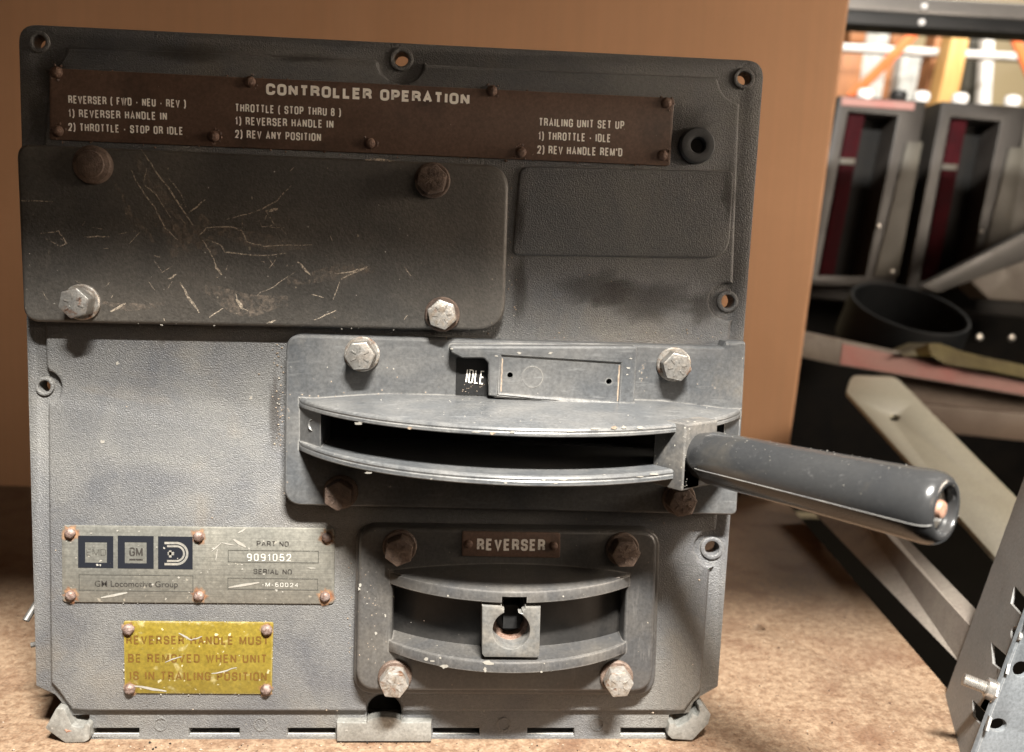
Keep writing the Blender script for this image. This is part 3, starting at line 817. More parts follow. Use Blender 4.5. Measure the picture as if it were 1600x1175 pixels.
# cheek at the left end of the slot, with its little notch
for sg in (-1, 1):
    u0, u1 = sg * (A_ - .0005), sg * (A_ - .0125)
    q = sorted((ux + u0, ux + u1))
    d1 = sag(u1, R_, S_)
    hexa(bm, [V((ux + u0, -HT, z_lo1 - .0005)), V((ux + u1, -HT - d1 * .78, z_lo1 - .0005)), V((ux + u1, -HT - d1 * .78, z_lip0 + .0005)), V((ux + u0, -HT, z_lip0 + .0005))],
         [V((ux + u0, .006, z_lo1 - .0005)), V((ux + u1, .006, z_lo1 - .0005)), V((ux + u1, .006, z_lip0 + .0005)), V((ux + u0, .006, z_lip0 + .0005))])
nt = P(491, 664, HT + .008)
lathe(bm, [(.0032, -.002), (.0032, .0006), (.0026, .0012), (.0022, .0006), (.0022, -.002)], nt, (-.5, -.86, 0), 20)
lathe(bm, [(.0022, .0), (0, .0)], nt, (-.5, -.86, 0), 16, 2)
# chips of paint on the two lips, crumbs in the corners
def rim_pt(px, py):                              # where the sight line meets the rim cylinder
    d = ray(px, py)
    c = V((ux, -(HT + S_ - R_)))
    o = V((CAM.x, CAM.y)) - c; e = V((d.x, d.y))
    A2, B2, C2 = e.dot(e), 2 * o.dot(e), o.dot(o) - (R_ + .00015) ** 2
    t_ = (-B2 - math.sqrt(max(B2 * B2 - 4 * A2 * C2, 0))) / (2 * A2)
    return CAM + d * t_
def rim_chip(px, py, rx, ry, mi):
    n = 10
    vs = [bm.verts.new(rim_pt(px + rx * random.uniform(.5, 1.1) * math.cos(6.2832 * i / n), py + ry * random.uniform(.5, 1.1) * math.sin(6.2832 * i / n))) for i in range(n)]
    bm.faces.new(vs).material_index = mi
for x in (560, 566, 640, 700, 745, 770, 782, 800, 838, 870, 892, 905, 930, 960, 975, 1000):
    yy = 674 - ((x - 830) / 340) ** 2 * 26 + (4 if x < 830 else 0)
    rim_chip(x, yy + random.uniform(-3, 3), random.uniform(3, 12), random.uniform(1.2, 3.2), random.choice((1, 1, 4, 5)))
for x in (575, 674, 680, 740, 790, 850, 868, 880, 900, 968, 1000, 1022):
    yy = 752 - ((x - 830) / 340) ** 2 * 28
    rim_chip(x, yy + random.uniform(-3, 3), random.uniform(2, 9), random.uniform(1.2, 3.0), random.choice((1, 1, 4, 5)))
for i in range(110):
    k = random.random()
    if k < .3: x, y, h = random.uniform(470, 1000), random.gauss(620, 4), HT
    elif k < .5: x, y, h = random.gauss(1003, 6), random.uniform(560, 645), HT
    elif k < .7: x, y, h = random.gauss(448, 4), random.uniform(540, 780), HT
    elif k < .85: x, y, h = random.uniform(450, 1150), random.gauss(527, 3), HT - .001
    else: x, y, h = random.uniform(470, 1140), random.uniform(540, 610), HT
    fleck(bm, P(x, y, h), random.uniform(.0002, .00055), random.choice((1, 4, 4, 4, 4, 4, 4)))
for x, y, r in ((812, 551, 10), (860, 552, 8), (985, 560, 6), (982, 575, 7), (706, 545, 4), (776, 556, 5), (980, 585, 6)):
    blot(bm, x, y, r * .5, HB + .0001, 1, 10, .7, .5)
for i in range(36):                              # dust on the hood's sloping top
    u = random.uniform(-.9, .9) * A_; s = sag(u, R_, S_) * random.uniform(.15, .85)
    e = 1 - (u / A_) ** 2
    zr = max(z_lip1, z_root_e + (z_root_c - z_root_e) * min(1, e * 1.6)); ss = sag(u, R_, S_)
    fleck(bm, V((ux + u, -HT - s, zr + (z_lip1 - zr) * s / ss + .0004)), random.uniform(.00015, .0004), 1)
th = finish(bm, 'throttle_housing', [M['throttle'], M['chip'], M['black'], M['seam'], M['grit'], M['stain']], ctl, 28)
for x, y, me, r in ((566, 553, B_ZINC, .2), (1052, 569, B_ZINC, .5), (533, 768, B_RUST, 0), (1060, 778, B_RUST, .3)):
    bolt(x, y, HT, me, th, r)
bm = bmesh.new()
plate(bm, [[(713, 560), (765, 562), (764, 618), (712, 616)]], HT - .0005, HT + .0006)
for i in range(16):
    fleck(bm, P(random.uniform(716, 760), random.uniform(600, 614), HT + .0006), random.uniform(.0002, .0004), 1)
iw = finish(bm, 'position_window', [M['black'], M['grit']], th)
strokes('IDLE', (727.5, 597.5), (755, 600.5), 21, HT + .0008, iw, M['white'], .08, .30, .13)

# --- throttle handle, swung to the right end of the slot
ang = math.radians(36.5)
ax = V((math.sin(ang), -math.cos(ang), 0)); tg = V((math.cos(ang), math.sin(ang), 0))
h_base = HT + S_ - R_ + R_ * math.cos(ang)
zmid = P(1072, 708, h_base).z
B0 = V((ux + R_ * math.sin(ang), -(HT + S_ - R_) - R_ * math.cos(ang), zmid))
hnd = bpy.data.objects.new('throttle_handle', bpy.data.meshes.new('throttle_handle'))
bm = bmesh.new()
Lh = .1105
prof = [(0, .004), (.0098, .004), (.0112, .010), (.0116, .012), (.0118, .03), (.0125, .07), (.0132, Lh - .010), (.0133, Lh - .006), (.0130, Lh - .0035), (.0122, Lh - .0015), (.0110, Lh - .0003), (.0100, Lh), (.0090, Lh - .0003), (.0087, Lh - .001), (.0086, Lh - .0052), (0, Lh - .0052)]
lathe(bm, prof, B0, ax, 64)
up = V((0, 0, 1))
for sg in (-1, 1):                               # moulding seam along both sides
    a = [B0 + ax * d + tg * (-sg) * 0 + (-tg * sg * math.cos(.32) - up * math.sin(.32)) * (r + .00012) for r, d in prof[2:11]]
    for p, q in zip(a, a[1:]):
        rod(bm, p, q, .00022, 6, 1)
for i in range(46):
    d = random.uniform(.014, Lh - .012); k = min(range(len(prof)), key=lambda i_: abs(prof[i_][1] - d) + (0 if 1 < i_ < 10 else 9))
    r = .0116 + (.0132 - .0116) * max(0, (d - .012)) / (Lh - .022)
    t_ = random.gauss(1.45, .45)
    fleck(bm, B0 + ax * d + (-tg * math.cos(t_) + up * math.sin(t_)) * r, random.uniform(.0001, .00035), 2)
hd = finish(bm, 'throttle_handle', [M['handle'], M['seam'], M['chip']], ctl, 40)
bm = bmesh.new()
CW, CH = .0115, .0148
def tfc(u, v, d): return B0 + tg * u + up * v + ax * d
prism(bm, [rpoly([(-CW, -CH), (CW, -CH), (CW, CH), (-CW, CH)], .0008, 2)], tfc, -.012, .0045, .0010, 2)
for i in range(40):
    fleck(bm, tfc(random.uniform(-CW, -CW + .004), random.uniform(-CH, CH), .0046), random.uniform(.0001, .0003), 1)
finish(bm, 'collar', [M['collar'], M['chip']], hd)
bm = bmesh.new()
lathe(bm, [(.0080, -.001), (.0080, .0008), (.0074, .0012), (0, .0012)], B0 + ax * (Lh - .0050), ax, 32)
finish(bm, 'end_washer', M['galv'], hd)
bm = bmesh.new()
lathe(bm, [(.0033, 0), (.0033, .0020), (.0029, .0030), (.0018, .0034), (0, .0034)], B0 + ax * (Lh - .0042), ax, 20)
finish(bm, 'screw', M['copper'], hd)

# --- reverser housing
bm = bmesh.new()
rv_out = rpoly([(561, 824), (1028, 830), (1020, 1082), (555, 1080)], [26, 26, 32, 32], 8)
plate(bm, [rpoly([(557, 822), (1032, 828), (1024, 1087), (551, 1085)], [26, 26, 32, 32], 8), RVH(.004)], -.002, .004, .0015)
plate(bm, [rv_out, RVH(HR)], .002, HR, .0022, 4)
ux_c = uxr
RR = AR * AR / (2 * SR) + SR / 2
zroot = zl(790, 884, HR)
def rhood(u):
    s = sag(u, RR, SR); rr = min(.0012, s * .4)
    e = 1 - (u / AR) ** 2
    zr = zu1 + .001 + (zroot - zu1) * e
    return [(HR - .004, zu0), (HR - .004, zr), (HR + .0003, zr), (HR + s * .35, zu1 + (zr - zu1) * .42), (HR + s * .75, zu1 + (zr - zu1) * .10 + .0003), (HR + s - rr, zu1), (HR + s - rr * .3, zu1 - rr * .35), (HR + s, zu1 - rr), (HR + s, zu0 + .0004), (HR + s - .0004, zu0)]
# upper lip in two halves, leaving the key slot between them
def arc_part(prof_fn, ulo, uhi, n=28, mi=0):
    rows = []
    for i in range(n + 1):
        u = ulo + (uhi - ulo) * i / n
        rows.append([bm.verts.new(V((ux_c + u, -d, z))) for d, z in prof_fn(u)])
    k = len(rows[0])
    for a, c in zip(rows, rows[1:]):
        for i in range(k):
            bm.faces.new((a[i], a[(i + 1) % k], c[(i + 1) % k], c[i])).material_index = mi
    bm.faces.new(rows[0]).material_index = mi; bm.faces.new(rows[-1][::-1]).material_index = mi
s0, s1 = P(784, 945, HR + SR).x - uxr, P(823, 945, HR + SR).x - uxr
arc_part(rhood, -AR, s0); arc_part(rhood, s1, AR)
def rhood_cut(u):
    s = sag(u, RR, SR); L_ = rhood(u)
    return [(HR - .001, zu0 + .0046), (HR - .001, L_[1][1]), (L_[2][0], L_[2][1]), L_[3], L_[4], L_[5], L_[6], L_[7], (HR + s, zu0 + .0032), (HR + s - .001, zu0 + .0030)]
arc_part(rhood_cut, s0 + .00002, s1 - .00002, 6)
def rlow(u):
    s = sag(u, RR, SR); rr = min(.0013, s * .4)
    return [(-.014, zb0), (-.014, zb1), (HR + s - rr, zb1), (HR + s - rr * .3, zb1 - rr * .4), (HR + s, zb1 - rr), (HR + s, zb0 + .0005), (HR + s - rr * .5, zb0)]
arc_part(rlow, -AR, AR, 48)
for i in range(60):
    k = random.random()
    if k < .5: x, y = random.gauss(578, 10), random.uniform(880, 1040)
    elif k < .7: x, y = random.uniform(570, 1020), random.gauss(830, 3)
    else: x, y = random.uniform(570, 1020), random.uniform(840, 1070)
    fleck(bm, P(x, y, HR), random.uniform(.0002, .00045), 1 if random.random() < .2 else 2)
for x, y, r in ((563, 914, 3), (561, 920, 2.4), (602, 962, 2.2), (588, 990, 2.5)):
    blot(bm, x, y, r, HR + .00012, 1, 9, .6)
def rev_chip(px, py, rx, ry, mi):
    n = 10; vs = []
    c = V((uxr, -(HR + SR - RR)))
    for i in range(n):
        d = ray(px + rx * random.uniform(.5, 1.1) * math.cos(6.2832 * i / n), py + ry * random.uniform(.5, 1.1) * math.sin(6.2832 * i / n))
        o = V((CAM.x, CAM.y)) - c; e = V((d.x, d.y))
        A2, B2, C2 = e.dot(e), 2 * o.dot(e), o.dot(o) - (RR + .00015) ** 2
        vs.append(bm.verts.new(CAM + d * ((-B2 - math.sqrt(max(B2 * B2 - 4 * A2 * C2, 0))) / (2 * A2))))
    bm.faces.new(vs).material_index = mi
for x, y, a_, b_ in ((666, 1030, 5, 3), (676, 1033, 5, 2), (694, 1041, 7, 4), (762, 1036, 11, 4), (758, 1046, 3, 5), (846, 1050, 2, 2), (688, 1028, 3, 2), (880, 932, 2, 2), (700, 931, 2, 2)):
    rev_chip(x, y, a_, b_, 1)
rv = finish(bm, 'reverser_housing', [M['reverser'], M['chip'], M['grit']], ctl, 30)
for x, y, me, r in ((625, 853, B_RUST, .1), (972, 857, B_RUST, .45), (617, 1056, B_HALF, .2), (963, 1056, B_HALF, .0)):
    bolt(x, y, HR, me, rv, r)
# drum wall between the lips
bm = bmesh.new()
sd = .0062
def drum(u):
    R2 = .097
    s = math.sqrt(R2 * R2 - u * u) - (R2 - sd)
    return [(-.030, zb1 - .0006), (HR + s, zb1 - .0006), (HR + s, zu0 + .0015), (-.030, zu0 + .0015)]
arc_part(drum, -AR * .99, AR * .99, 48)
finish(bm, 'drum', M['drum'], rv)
# the socket that takes the handle, with its keyhole
bm = bmesh.new()
hs = HR + SR - .001
kh = circ(799, 985, 29, 30, a0=-65, a1=245)[::1] + [(787, 949), (818, 949)]
kh = [p for p in kh]
blk = rpoly([(753, 948), (786, 949), (787, 957), (787, 957)], 0)
sock = [(753, 946), (784, 947), (784, 951), (788, 953), (788, 958)] + [(p[0], p[1]) for p in circ(799, 985, 29, 30, a0=247, a1=-67)] + [(816, 958), (816, 954), (820, 952), (821, 948), (845, 949), (843, 1024), (839, 1028), (757, 1027), (753, 1022)]
plate(bm, [sock], HR, hs, .0007, 2)
ctr = P(799, 985, hs)
for i in range(3): pass
lathe(bm, [(.0090, -.0100), (.0068, -.0108), (.0066, -.0185)], ctr + V((0, 0, -.0006)), NF, 32, 1)
lathe(bm, [(.0100, -.0180), (0, -.0180)], ctr, NF, 24, 2)
black_slot = [px_of(ctr + V((a, 0, z))) for a, z in ((-.0040, .001), (.0040, .001), (.0040, .0125), (-.0040, .0125))]
plate(bm, [black_slot], HR + .002, HR + .0135, mi=2)
sk = finish(bm, 'handle_socket', [M['socket'], M['rivetdark'], M['black']], rv)
bm = bmesh.new()
plate(bm, [rpoly([(722, 830.5), (875.5, 833), (875, 872), (721.5, 869)], 3, 3)], HR - .0005, HR + .0009, .0004, 2)
np_ = finish(bm, 'title_plate', M['brown'], rv)
strokes('REVERSER', (745, 860), (851.5, 861), 18.5, HR + .00102, np_, M['letter'], .20, .40, .13)
for x, y in ((732, 850), (865, 853)):
    rivet(x, y, HR + .0009, RV_D, np_, .85)

# --- maker's plate
bm = bmesh.new()
HN = .0010
plate(bm, [rpoly([(96, 821), (523, 826), (522, 944), (97, 941)], 7, 5)], -.0005, HN, .0004, 2)
rvp = ((110, 833), (311, 838), (511, 839), (111, 930), (311, 931), (508, 932))
for x, y in rvp:
    blot(bm, x, y, 17, HN + .00006, 1, 20, .3)
for p, q, ww in (((330, 862), (346, 848), 2), ((346, 848), (366, 852), 2), ((340, 858), (337, 876), 1.5), ((365, 843), (384, 855), 5), ((372, 833), (384, 826), 3), ((158, 934), (199, 926), 4), ((357, 918), (405, 910), 4), ((480, 887), (493, 888), 2)):
    ribbon(bm, wobble([p, q], .3, 4), HN + .0002, ww, 2)
for i in range(50):
    blot(bm, random.uniform(100, 518), random.uniform(826, 938), random.uniform(.6, 2.2), HN + .00018, 2, 7, .6)
for i in range(40):
    x = random.uniform(100, 515)
    y = random.choice((823 + (x - 96) * .011, 942)) + random.uniform(-2, 2)
    fleck(bm, P(x, y, HN * .6), random.uniform(.0002, .0006), 2)
mk = finish(bm, 'maker_plate', [M['plate'], M['stain'], M['chip']], ctl)
for x, y in rvp: rivet(x, y, HN, RV_L, mk)
def decal(name, loops, h, m, parent):
    b = bmesh.new()
    for L in loops: plate(b, L, h - .00006, h)
    return finish(b, name, m, parent, 0)
h1_, h2_ = HN + .00012, HN + .00022
sq = lambda x0, y0, x1, y1: [(x0, y0), (x1, y0 + (x1 - x0) * .012), (x1, y1 + (x1 - x0) * .012), (x0, y1)]
decal('emblem', [[sq(122, 837, 177, 887), sq(133, 847, 167, 879)]], h1_, M['navy'], mk)
decal('emblem', [[sq(184, 837, 240, 888), sq(195, 847, 229, 880)]], h1_, M['navy'], mk)
b3 = bmesh.new()
plate(b3, [sq(247, 838, 301, 889)], h1_ - .00006, h1_)
em = finish(b3, 'emblem', M['navy'], mk, 0)
b3 = bmesh.new()
def dpath(x0, xc, yc, r): return [(x0, yc - r)] + circ(xc, yc, r, 18, a0=-90, a1=90) + [(x0, yc + r)]
for r, ww in ((16.5, 3.6), (11.5, 3.0)):
    ribbon(b3, dpath(257 if r > 14 else 261, 276, 865, r), h2_, ww, 0, False)
ribbon(b3, [(262, 865), (272, 865)], h2_, 5, 0, False); ribbon(b3, [(266, 860), (266, 871)], h2_, 4, 0, False)
finish(b3, 'emblem_mark', M['silver'], mk, 0)
strokes('EMD', (135, 868), (166, 868.5), 11, h1_, mk, M['faint'], .13, .62, .1)
strokes('GM', (202, 869), (223, 869.5), 14, h1_, mk, M['ink'], .17, .5, .1)
decal('emblem_bar', [[sq(202, 873, 223, 875.5)]], h1_, M['ink'], mk)
def frame_px(x0, y0, x1, y1, t_=1.2): return [sq(x0, y0, x1, y1), sq(x0 + t_, y0 + t_, x1 - t_, y1 - t_)]
decal('border', [frame_px(356, 859, 498, 878.5)], h1_, M['faint'], mk)
decal('border', [frame_px(355.5, 902.5, 497, 921)], h1_, M['faint'], mk)
decal('border', [frame_px(123, 897, 302, 923)], h1_, M['faint'], mk)
text('GM Locomotive Group', (148, 916.5), (278, 917.5), 9, h1_, mk, M['ink'], .012)
strokes('PART NO.', (401, 853.5), (454, 854.5), 8.5, h1_, mk, M['ink'], .18, .62, .16)
strokes('SERIAL NO.', (396, 897), (459, 898), 8.5, h1_, mk, M['ink'], .18, .62, .16)
strokes('9091052', (386, 876.5), (455, 877), 11.5, h2_, mk, M['stamp'], .13, .5, .24)
strokes('-M-60024', (409, 916.5), (466, 917.5), 6.5, h2_, mk, M['stamp'], .13, .5, .24)

# --- yellow warning plate
bm = bmesh.new()
plate(bm, [rpoly([(192.5, 971), (427, 973), (424.5, 1085), (194.5, 1083.5)], 3, 3)], -.0005, HN, .0004, 2)
ryp = ((201, 983), (417, 984), (203, 1076), (416, 1077))
for x, y in ryp: blot(bm, x, y, 14, HN + .00006, 1, 20, .3)
for p, q, ww in (((330, 1053), (370, 1043), 2.2), ((280, 990), (300, 1000), 3), ((258, 1034), (284, 1026), 2), ((210, 1072), (260, 1080), 4), ((300, 1000), (316, 994), 2)):
    ribbon(bm, wobble([p, q], 1, 5), HN + .0002, ww, 2)
for i in range(60):
    k = random.random()
    x = random.uniform(195, 424); y = random.choice((973, 1083)) + random.gauss(0, 1.5)
    if k < .25: x, y = random.choice((193.5, 426)), random.uniform(975, 1080)
    fleck(bm, P(x, y, HN * .8), random.uniform(.0002, .0006), 2)
yp = finish(bm, 'warning_plate', [M['yellow'], M['stain'], M['chip']], ctl)
for x, y in ryp: rivet(x, y, HN, RV_L, yp, 1.08)
strokes('REVERSER HANDLE MUST', (197, 1006.5), (420, 1007.5), 13.6, h1_, yp, M['yink'], .175, .44, .15)
strokes('BE REMOVED WHEN UNIT', (200, 1035), (417, 1036), 13.6, h1_, yp, M['yink'], .175, .44, .15)
strokes('IS IN TRAILING POSITION', (202.5, 1062.5), (417, 1064), 13.8, h1_, yp, M['yink'], .175, .44, .15)

# --- hinge rod, centre plate and corner brackets along the bottom edge
bm = bmesh.new()
rod(bm, P(138, 1148, -.0058), P(1045, 1148, -.0058), .0010, 12)
finish(bm, 'hinge_rod', M['rod'], ctl)
bm = bmesh.new()
ctab = [(526, 1129)] + [(572, 1129), (574, 1122)] + circ(600, 1127, 26, 10, ry=7, a0=195, a1=345) + [(626, 1122), (628, 1129), (674, 1129), (674, 1159), (526, 1159)]
plate(bm, [ctab], -.004, .0016, .0008, 2)
finish(bm, 'hinge_plate', M['galv'], ctl)
for nm, pts, hl in (('corner_bracket', [(76, 1128), (88, 1106), (101, 1108), (106, 1122), (112, 1134), (130, 1138), (132, 1131), (137, 1130), (141, 1135), (139, 1156), (132, 1160), (102, 1161), (70, 1138)], None),
                    ('corner_bracket', [(1046, 1131), (1054, 1129), (1058, 1137), (1076, 1126), (1083, 1116), (1090, 1120), (1094, 1112), (1091, 1102), (1098, 1101), (1111, 1117), (1107, 1131), (1082, 1157), (1050, 1155), (1043, 1148)], None)):
    bm = bmesh.new()
    plate(bm, [rpoly(pts, 3, 2)], -.012, .0008, .0005, 2)
    if pts[0][0] < 500:
        rod(bm, P(105, 1132, -.001), P(104, 1141, 0), .0012, 8, 1); rod(bm, P(104, 1141, 0), P(130, 1139, -.001), .0012, 8, 1)
    finish(bm, nm, [M['galv'], M['copper']], ctl)
bm = bmesh.new()
rod(bm, P(62, 935, -.020), P(40, 970, -.012), .0017, 10)
rod(bm, P(66, 1004, -.016), P(48, 1008, -.014), .0013, 10)
finish(bm, 'side_pin', M['darkgrey'], ctl)

# ================================================================ RACK PARTS AT THE RIGHT
# slotted angle post in front
post = thing('rack_post', 'blue grey slotted steel angle post at the front corner of the shelf board', 'post', PZ(1500, 1150, -.02))
yN, yFr = -.030, .052
pn0, pn1 = PY(1528, 1160, yN), PY(1612, 935, yN)
pf0, pf1 = PY(1482, 1071, yFr), PY(1604, 735, yFr)
n1 = (pn1 - pn0).cross(pf0 - pn0).normalized()
if n1.dot(CAM - pn0) < 0: n1 = -n1
bm = bmesh.new()
sl = lambda x, y: [(x - 13, y - 24), (x + 10, y - 4), (x + 12, y + 24), (x - 10, y + 4)]
ex = lambda p, q, k: (q[0] + (p[0] - q[0]) * k, q[1] + (p[1] - q[1]) * k)
f1 = [(1528, 1160), (1690, 726), (1690, 498), (1482, 1071), (1440, 1187), (1490, 1262)]
holes1 = [[(1549, 1004), (1576, 1028), (1571, 1052), (1551, 1036)], [(1520, 1094), (1546, 1120), (1540, 1141), (1520, 1118)], [(1585, 916), (1612, 942), (1606, 972), (1579, 942)], circ(1586, 990, 7, 14, ry=11)]
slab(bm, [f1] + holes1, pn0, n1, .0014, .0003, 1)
finish(bm, 'side_flange', M['bluegrey_lit'], post)
bm = bmesh.new()
f2 = [(1529, 1160), (1692, 724), (1900, 724), (1900, 1260), (1492, 1260)]
slab(bm, [f2, circ(1596, 1046, 13, 20, ry=12), circ(1560, 1133, 13, 20, ry=10)], (0, yN - .0005, 0), NF, .0028, .0006, 2)
finish(bm, 'front_flange', M['bluegrey'], post)
bm = bmesh.new()
bp = onplane((1555, 1080), pn0, n1)
lathe(bm, [(.0062, 0), (.0062, .0008), (.0054, .001), (.0054, .0042), (.0045, .0046), (.0032, .0046)], bp, n1, 6)
pr = []
for i in range(26): pr += [(.0032 if i % 2 else .0026, .0044 + i * .00042)]
lathe(bm, pr + [(0, .0156)], bp, n1, 20)
finish(bm, 'bolt', M['thread'], post, 60)
# shelf support beam in the gap
bm = bmesh.new()
nr = [PY(1503, 1040, .05), PY(1522, 985, .05), PY(1550, 978, .05), PY(1552, 1040, .05)]
fr = [PY(1236, 764, .42), PY(1292, 732, .42), PY(1316, 738, .42), PY(1310, 800, .42)]
hexa(bm, nr, fr)
sbm = finish(bm, 'shelf_beam', M['beam'], None, 20)
tag(sbm, 'dusty grey steel beam running back beside the shelf board', 'beam')

# long pale strip lying aslant
bm = bmesh.new()
q0, q1, q2 = PY(1330, 600, .55), PY(1420, 600, .56), PY(1590, 880, .16)
nn = (q1 - q0).cross(q2 - q0).normalized()
if nn.dot(CAM - q0) < 0: nn = -nn
slab(bm, [rpoly([(1322, 612), (1330, 586), (1400, 588), (1434, 622), (1680, 868), (1680, 1010), (1558, 874)], [8, 12, 26, 10, 0, 0, 0]), circ(1398, 652, 8, 18, ry=5)], q0, nn, .004, .0010, 2)
stp = finish(bm, 'steel_strip', M['cream'])
tag(stp, 'pale cream painted flat steel strip with round end and hole, leaning aslant', 'steel strip')

# neighbouring rack: board, lower beam, tall modules
YB = .62
bm = bmesh.new()
zt = PY(1300, 523, YB).z
e0, e1 = PY(1240, 513, YB), PY(1700, 610, YB)
fa = [(1200, 505), (1316, 531), (1700, 612), (1700, 636), (1312, 571), (1200, 547)]
slab(bm, [fa], (0, YB, 0), NF, .006, .001, 2)
u0, u1 = PY(1200, 505, YB), PY(1700, 612, YB)
hexa(bm, [u0 + V((0, .0062, -.006)), u1 + V((0, .0062, -.006)), u1 + V((0, .0062, 0)), u0 + V((0, .0062, 0))], [u0 + V((0, .5, -.006)), u1 + V((0, .5, -.006)), u1 + V((0, .5, 0)), u0 + V((0, .5, 0))], 1)
nb = thing('rack_shelf', 'taupe shelf of the next rack with pinkish taped front edge', 'shelf', (u0 + u1) / 2)
finish(bm, 'shelf_tray', [M['beam'], M['taupe']], nb)
bm = bmesh.new()
slab(bm, [[(1317, 537), (1700, 617), (1700, 634), (1313, 569)]], (0, YB - .0008, 0), NF, .0006)
finish(bm, 'edge_tape', M['pink'], nb)
bm = bmesh.new()
slab(bm, [[(1380, 585), (1700, 618), (1700, 655), (1436, 629)]], (0, .66, 0), NF, .02)
slab(bm, [[(1432, 630), (1700, 656), (1700, 700), (1468, 676)]], (0, .645, 0), NF, .03, .002, 2)
lb = finish(bm, 'lower_beam', M['taupe'])
tag(lb, 'brown painted beam below the pink edged shelf', 'beam')
# torn olive paper over the edge
bm = bmesh.new()
path_t = [(1404, 553), (1428, 546), (1452, 536), (1470, 537), (1500, 548), (1540, 558), (1580, 566), (1640, 580)]
path_b = [(1412, 556), (1434, 556), (1456, 556), (1476, 568), (1504, 573), (1540, 578), (1580, 586), (1640, 600)]
rows = []
for i, (a, c) in enumerate(zip(path_t, path_b)):
    y0 = YB - .012 + .006 * math.sin(i * 2.1)
    A0, B0_ = PY(*a, y0 + .004), PY(*c, y0 - .006)
    mid = (A0 + B0_) / 2 + V((0, -.004 * math.cos(i * 1.7), .001))
    rows.append([A0 + V((0, .05, -.004)), A0, mid, B0_])
for off in (0, .0006):
    vv = [[bm.verts.new(p + V((0, off, -off))) for p in r] for r in rows]
    for a, c in zip(vv, vv[1:]):
        for i in range(3): bm.faces.new((a[i], a[i + 1], c[i + 1], c[i]))
op = finish(bm, 'paper', M['olive'], None, 40)
tag(op, 'torn olive paper draped over the pink shelf edge', 'paper')
# open black ring tilted on the shelf
bm = bmesh.new()
oc = PY(1422, 480, .74)
k_ = (oc - CAM).length / F
vd = (CAM - oc).normalized()
rgt, upi = cx, cy
t_ = math.radians(22)
nimg = rgt * math.sin(t_) + upi * math.cos(t_)
axr = (vd * .50 + nimg * .866).normalized()
ro, ri, hh = 83 * k_, 77 * k_, 62 * k_
lathe(bm, [(ri, -hh), (ri, -.002), (ri + .002, 0), (ro - .002, 0), (ro, -.003), (ro * 1.02, -hh), (ri, -hh)], oc, axr, 48)
rg = finish(bm, 'black_ring', M['ringblack'], None, 40)
tag(rg, 'open black rubber cylinder tilted on the taupe shelf', 'ring')
bm = bmesh.new()
slab(bm, [[(1150, 168), (1750, 200), (1750, 800), (1150, 800)]], (0, 1.30, 0), NF, .02)  # added sheet that stands in for the unlit dark behind the rack
o = finish(bm, 'shade_backing_sheet', M['chassis']); tag(o, 'added dark sheet in place of the shade behind the cases', 'dark backing')
# bars of the next rack and bolts seen on it
bm = bmesh.new()
slab(bm, [[(1235, 425), (1700, 470), (1700, 506), (1235, 462)]], (0, 1.05, 0), NF, .03, .002, 2)
gb = finish(bm, 'grey_bar', M['greycase']); tag(gb, 'grey cross bar under the tall equipment cases', 'bar')
bm = bmesh.new()
slab(bm, [[(1438, 448), (1700, 312), (1700, 372), (1466, 458)]], (0, .80, 0), NF, .015, .002, 2)
db = finish(bm, 'diagonal_brace', M['darkgrey']); tag(db, 'dark grey diagonal brace crossing the right equipment case', 'brace')
for (x, y) in ((1530, 527), (1580, 528)):
    bm = bmesh.new()
    lathe(bm, [(.006, 0), (.005, .003), (0, .005)], PY(x, y, .9), NF, 14)
    o = finish(bm, 'stud', M['thread']); tag(o, 'small shiny stud behind the shelf beside the black cylinder', 'stud', 'shiny studs right of the black cylinder')
bm = bmesh.new()
slab(bm, [rpoly([(1512, 436), (1700, 330), (1700, 480), (1545, 468)], [10, 0, 0, 8])], (0, .86, 0), NF, .05, .004, 2)
o = finish(bm, 'grey_casting', M['beam']); tag(o, 'tan grey pointed casting behind the diagonal brace', 'casting')

def module(name_label, dx0, dy, pink):
    Ym = .95
    sh = lambda L: [(x + dx0, y + dy) for x, y in L]
    m = thing('equipment_case', name_label, 'equipment case', PY(1340 + dx0, 440 + dy, Ym), 'tall grey equipment cases')
    bm = bmesh.new()
    slab(bm, [sh([(1312, 149), (1448, 158), (1398, 450), (1256, 445)]), sh([(1326, 174), (1404, 181), (1352, 432), (1278, 430)])], (0, Ym, 0), NF, .05, .002, 2)
    finish(bm, 'case_frame', M['greycase'], m)
    bm = bmesh.new()
    slab(bm, [sh([(1316, 165), (1414, 172), (1362, 440), (1268, 436)])], (0, Ym + .052, 0), NF, .2, 0)
    finish(bm, 'case_interior', M['black'], m)
    bm = bmesh.new()
    slab(bm, [sh([(1328, 176), (1352, 178), (1303, 431), (1280, 430)])], (0, Ym + .012, 0), NF, .03, .001, 2)
    r_ = finish(bm, 'red_strip', M['red'], m)
    bm = bmesh.new()
    slab(bm, [sh([(1314, 247), (1337, 248), (1335, 257), (1312, 256)])], (0, Ym + .008, 0), NF, .006, .0005, 2)
    finish(bm, 'clip', M['palecase'], r_)
    bm = bmesh.new()
    slab(bm, [sh([(1418, 222), (1442, 222), (1403, 432), (1366, 432)])], (0, Ym - .004, 0), NF, .003, .0005, 2)
    finish(bm, 'side_strip', M['palecase'], m)
    for x, y in ((1373, 353), (1394, 424)):
        bm = bmesh.new(); lathe(bm, [(.004, 0), (.003, .002), (0, .003)], PY(x + dx0, y + dy, Ym - .004), NF, 12); finish(bm, 'screw', M['thread'], m)
    if pink:
        bm = bmesh.new(); slab(bm, [sh([(1316, 152), (1430, 160), (1428, 172), (1315, 164)])], (0, Ym - .003, 0), NF, .002); finish(bm, 'label_strip', M['pink'], m)
    return m
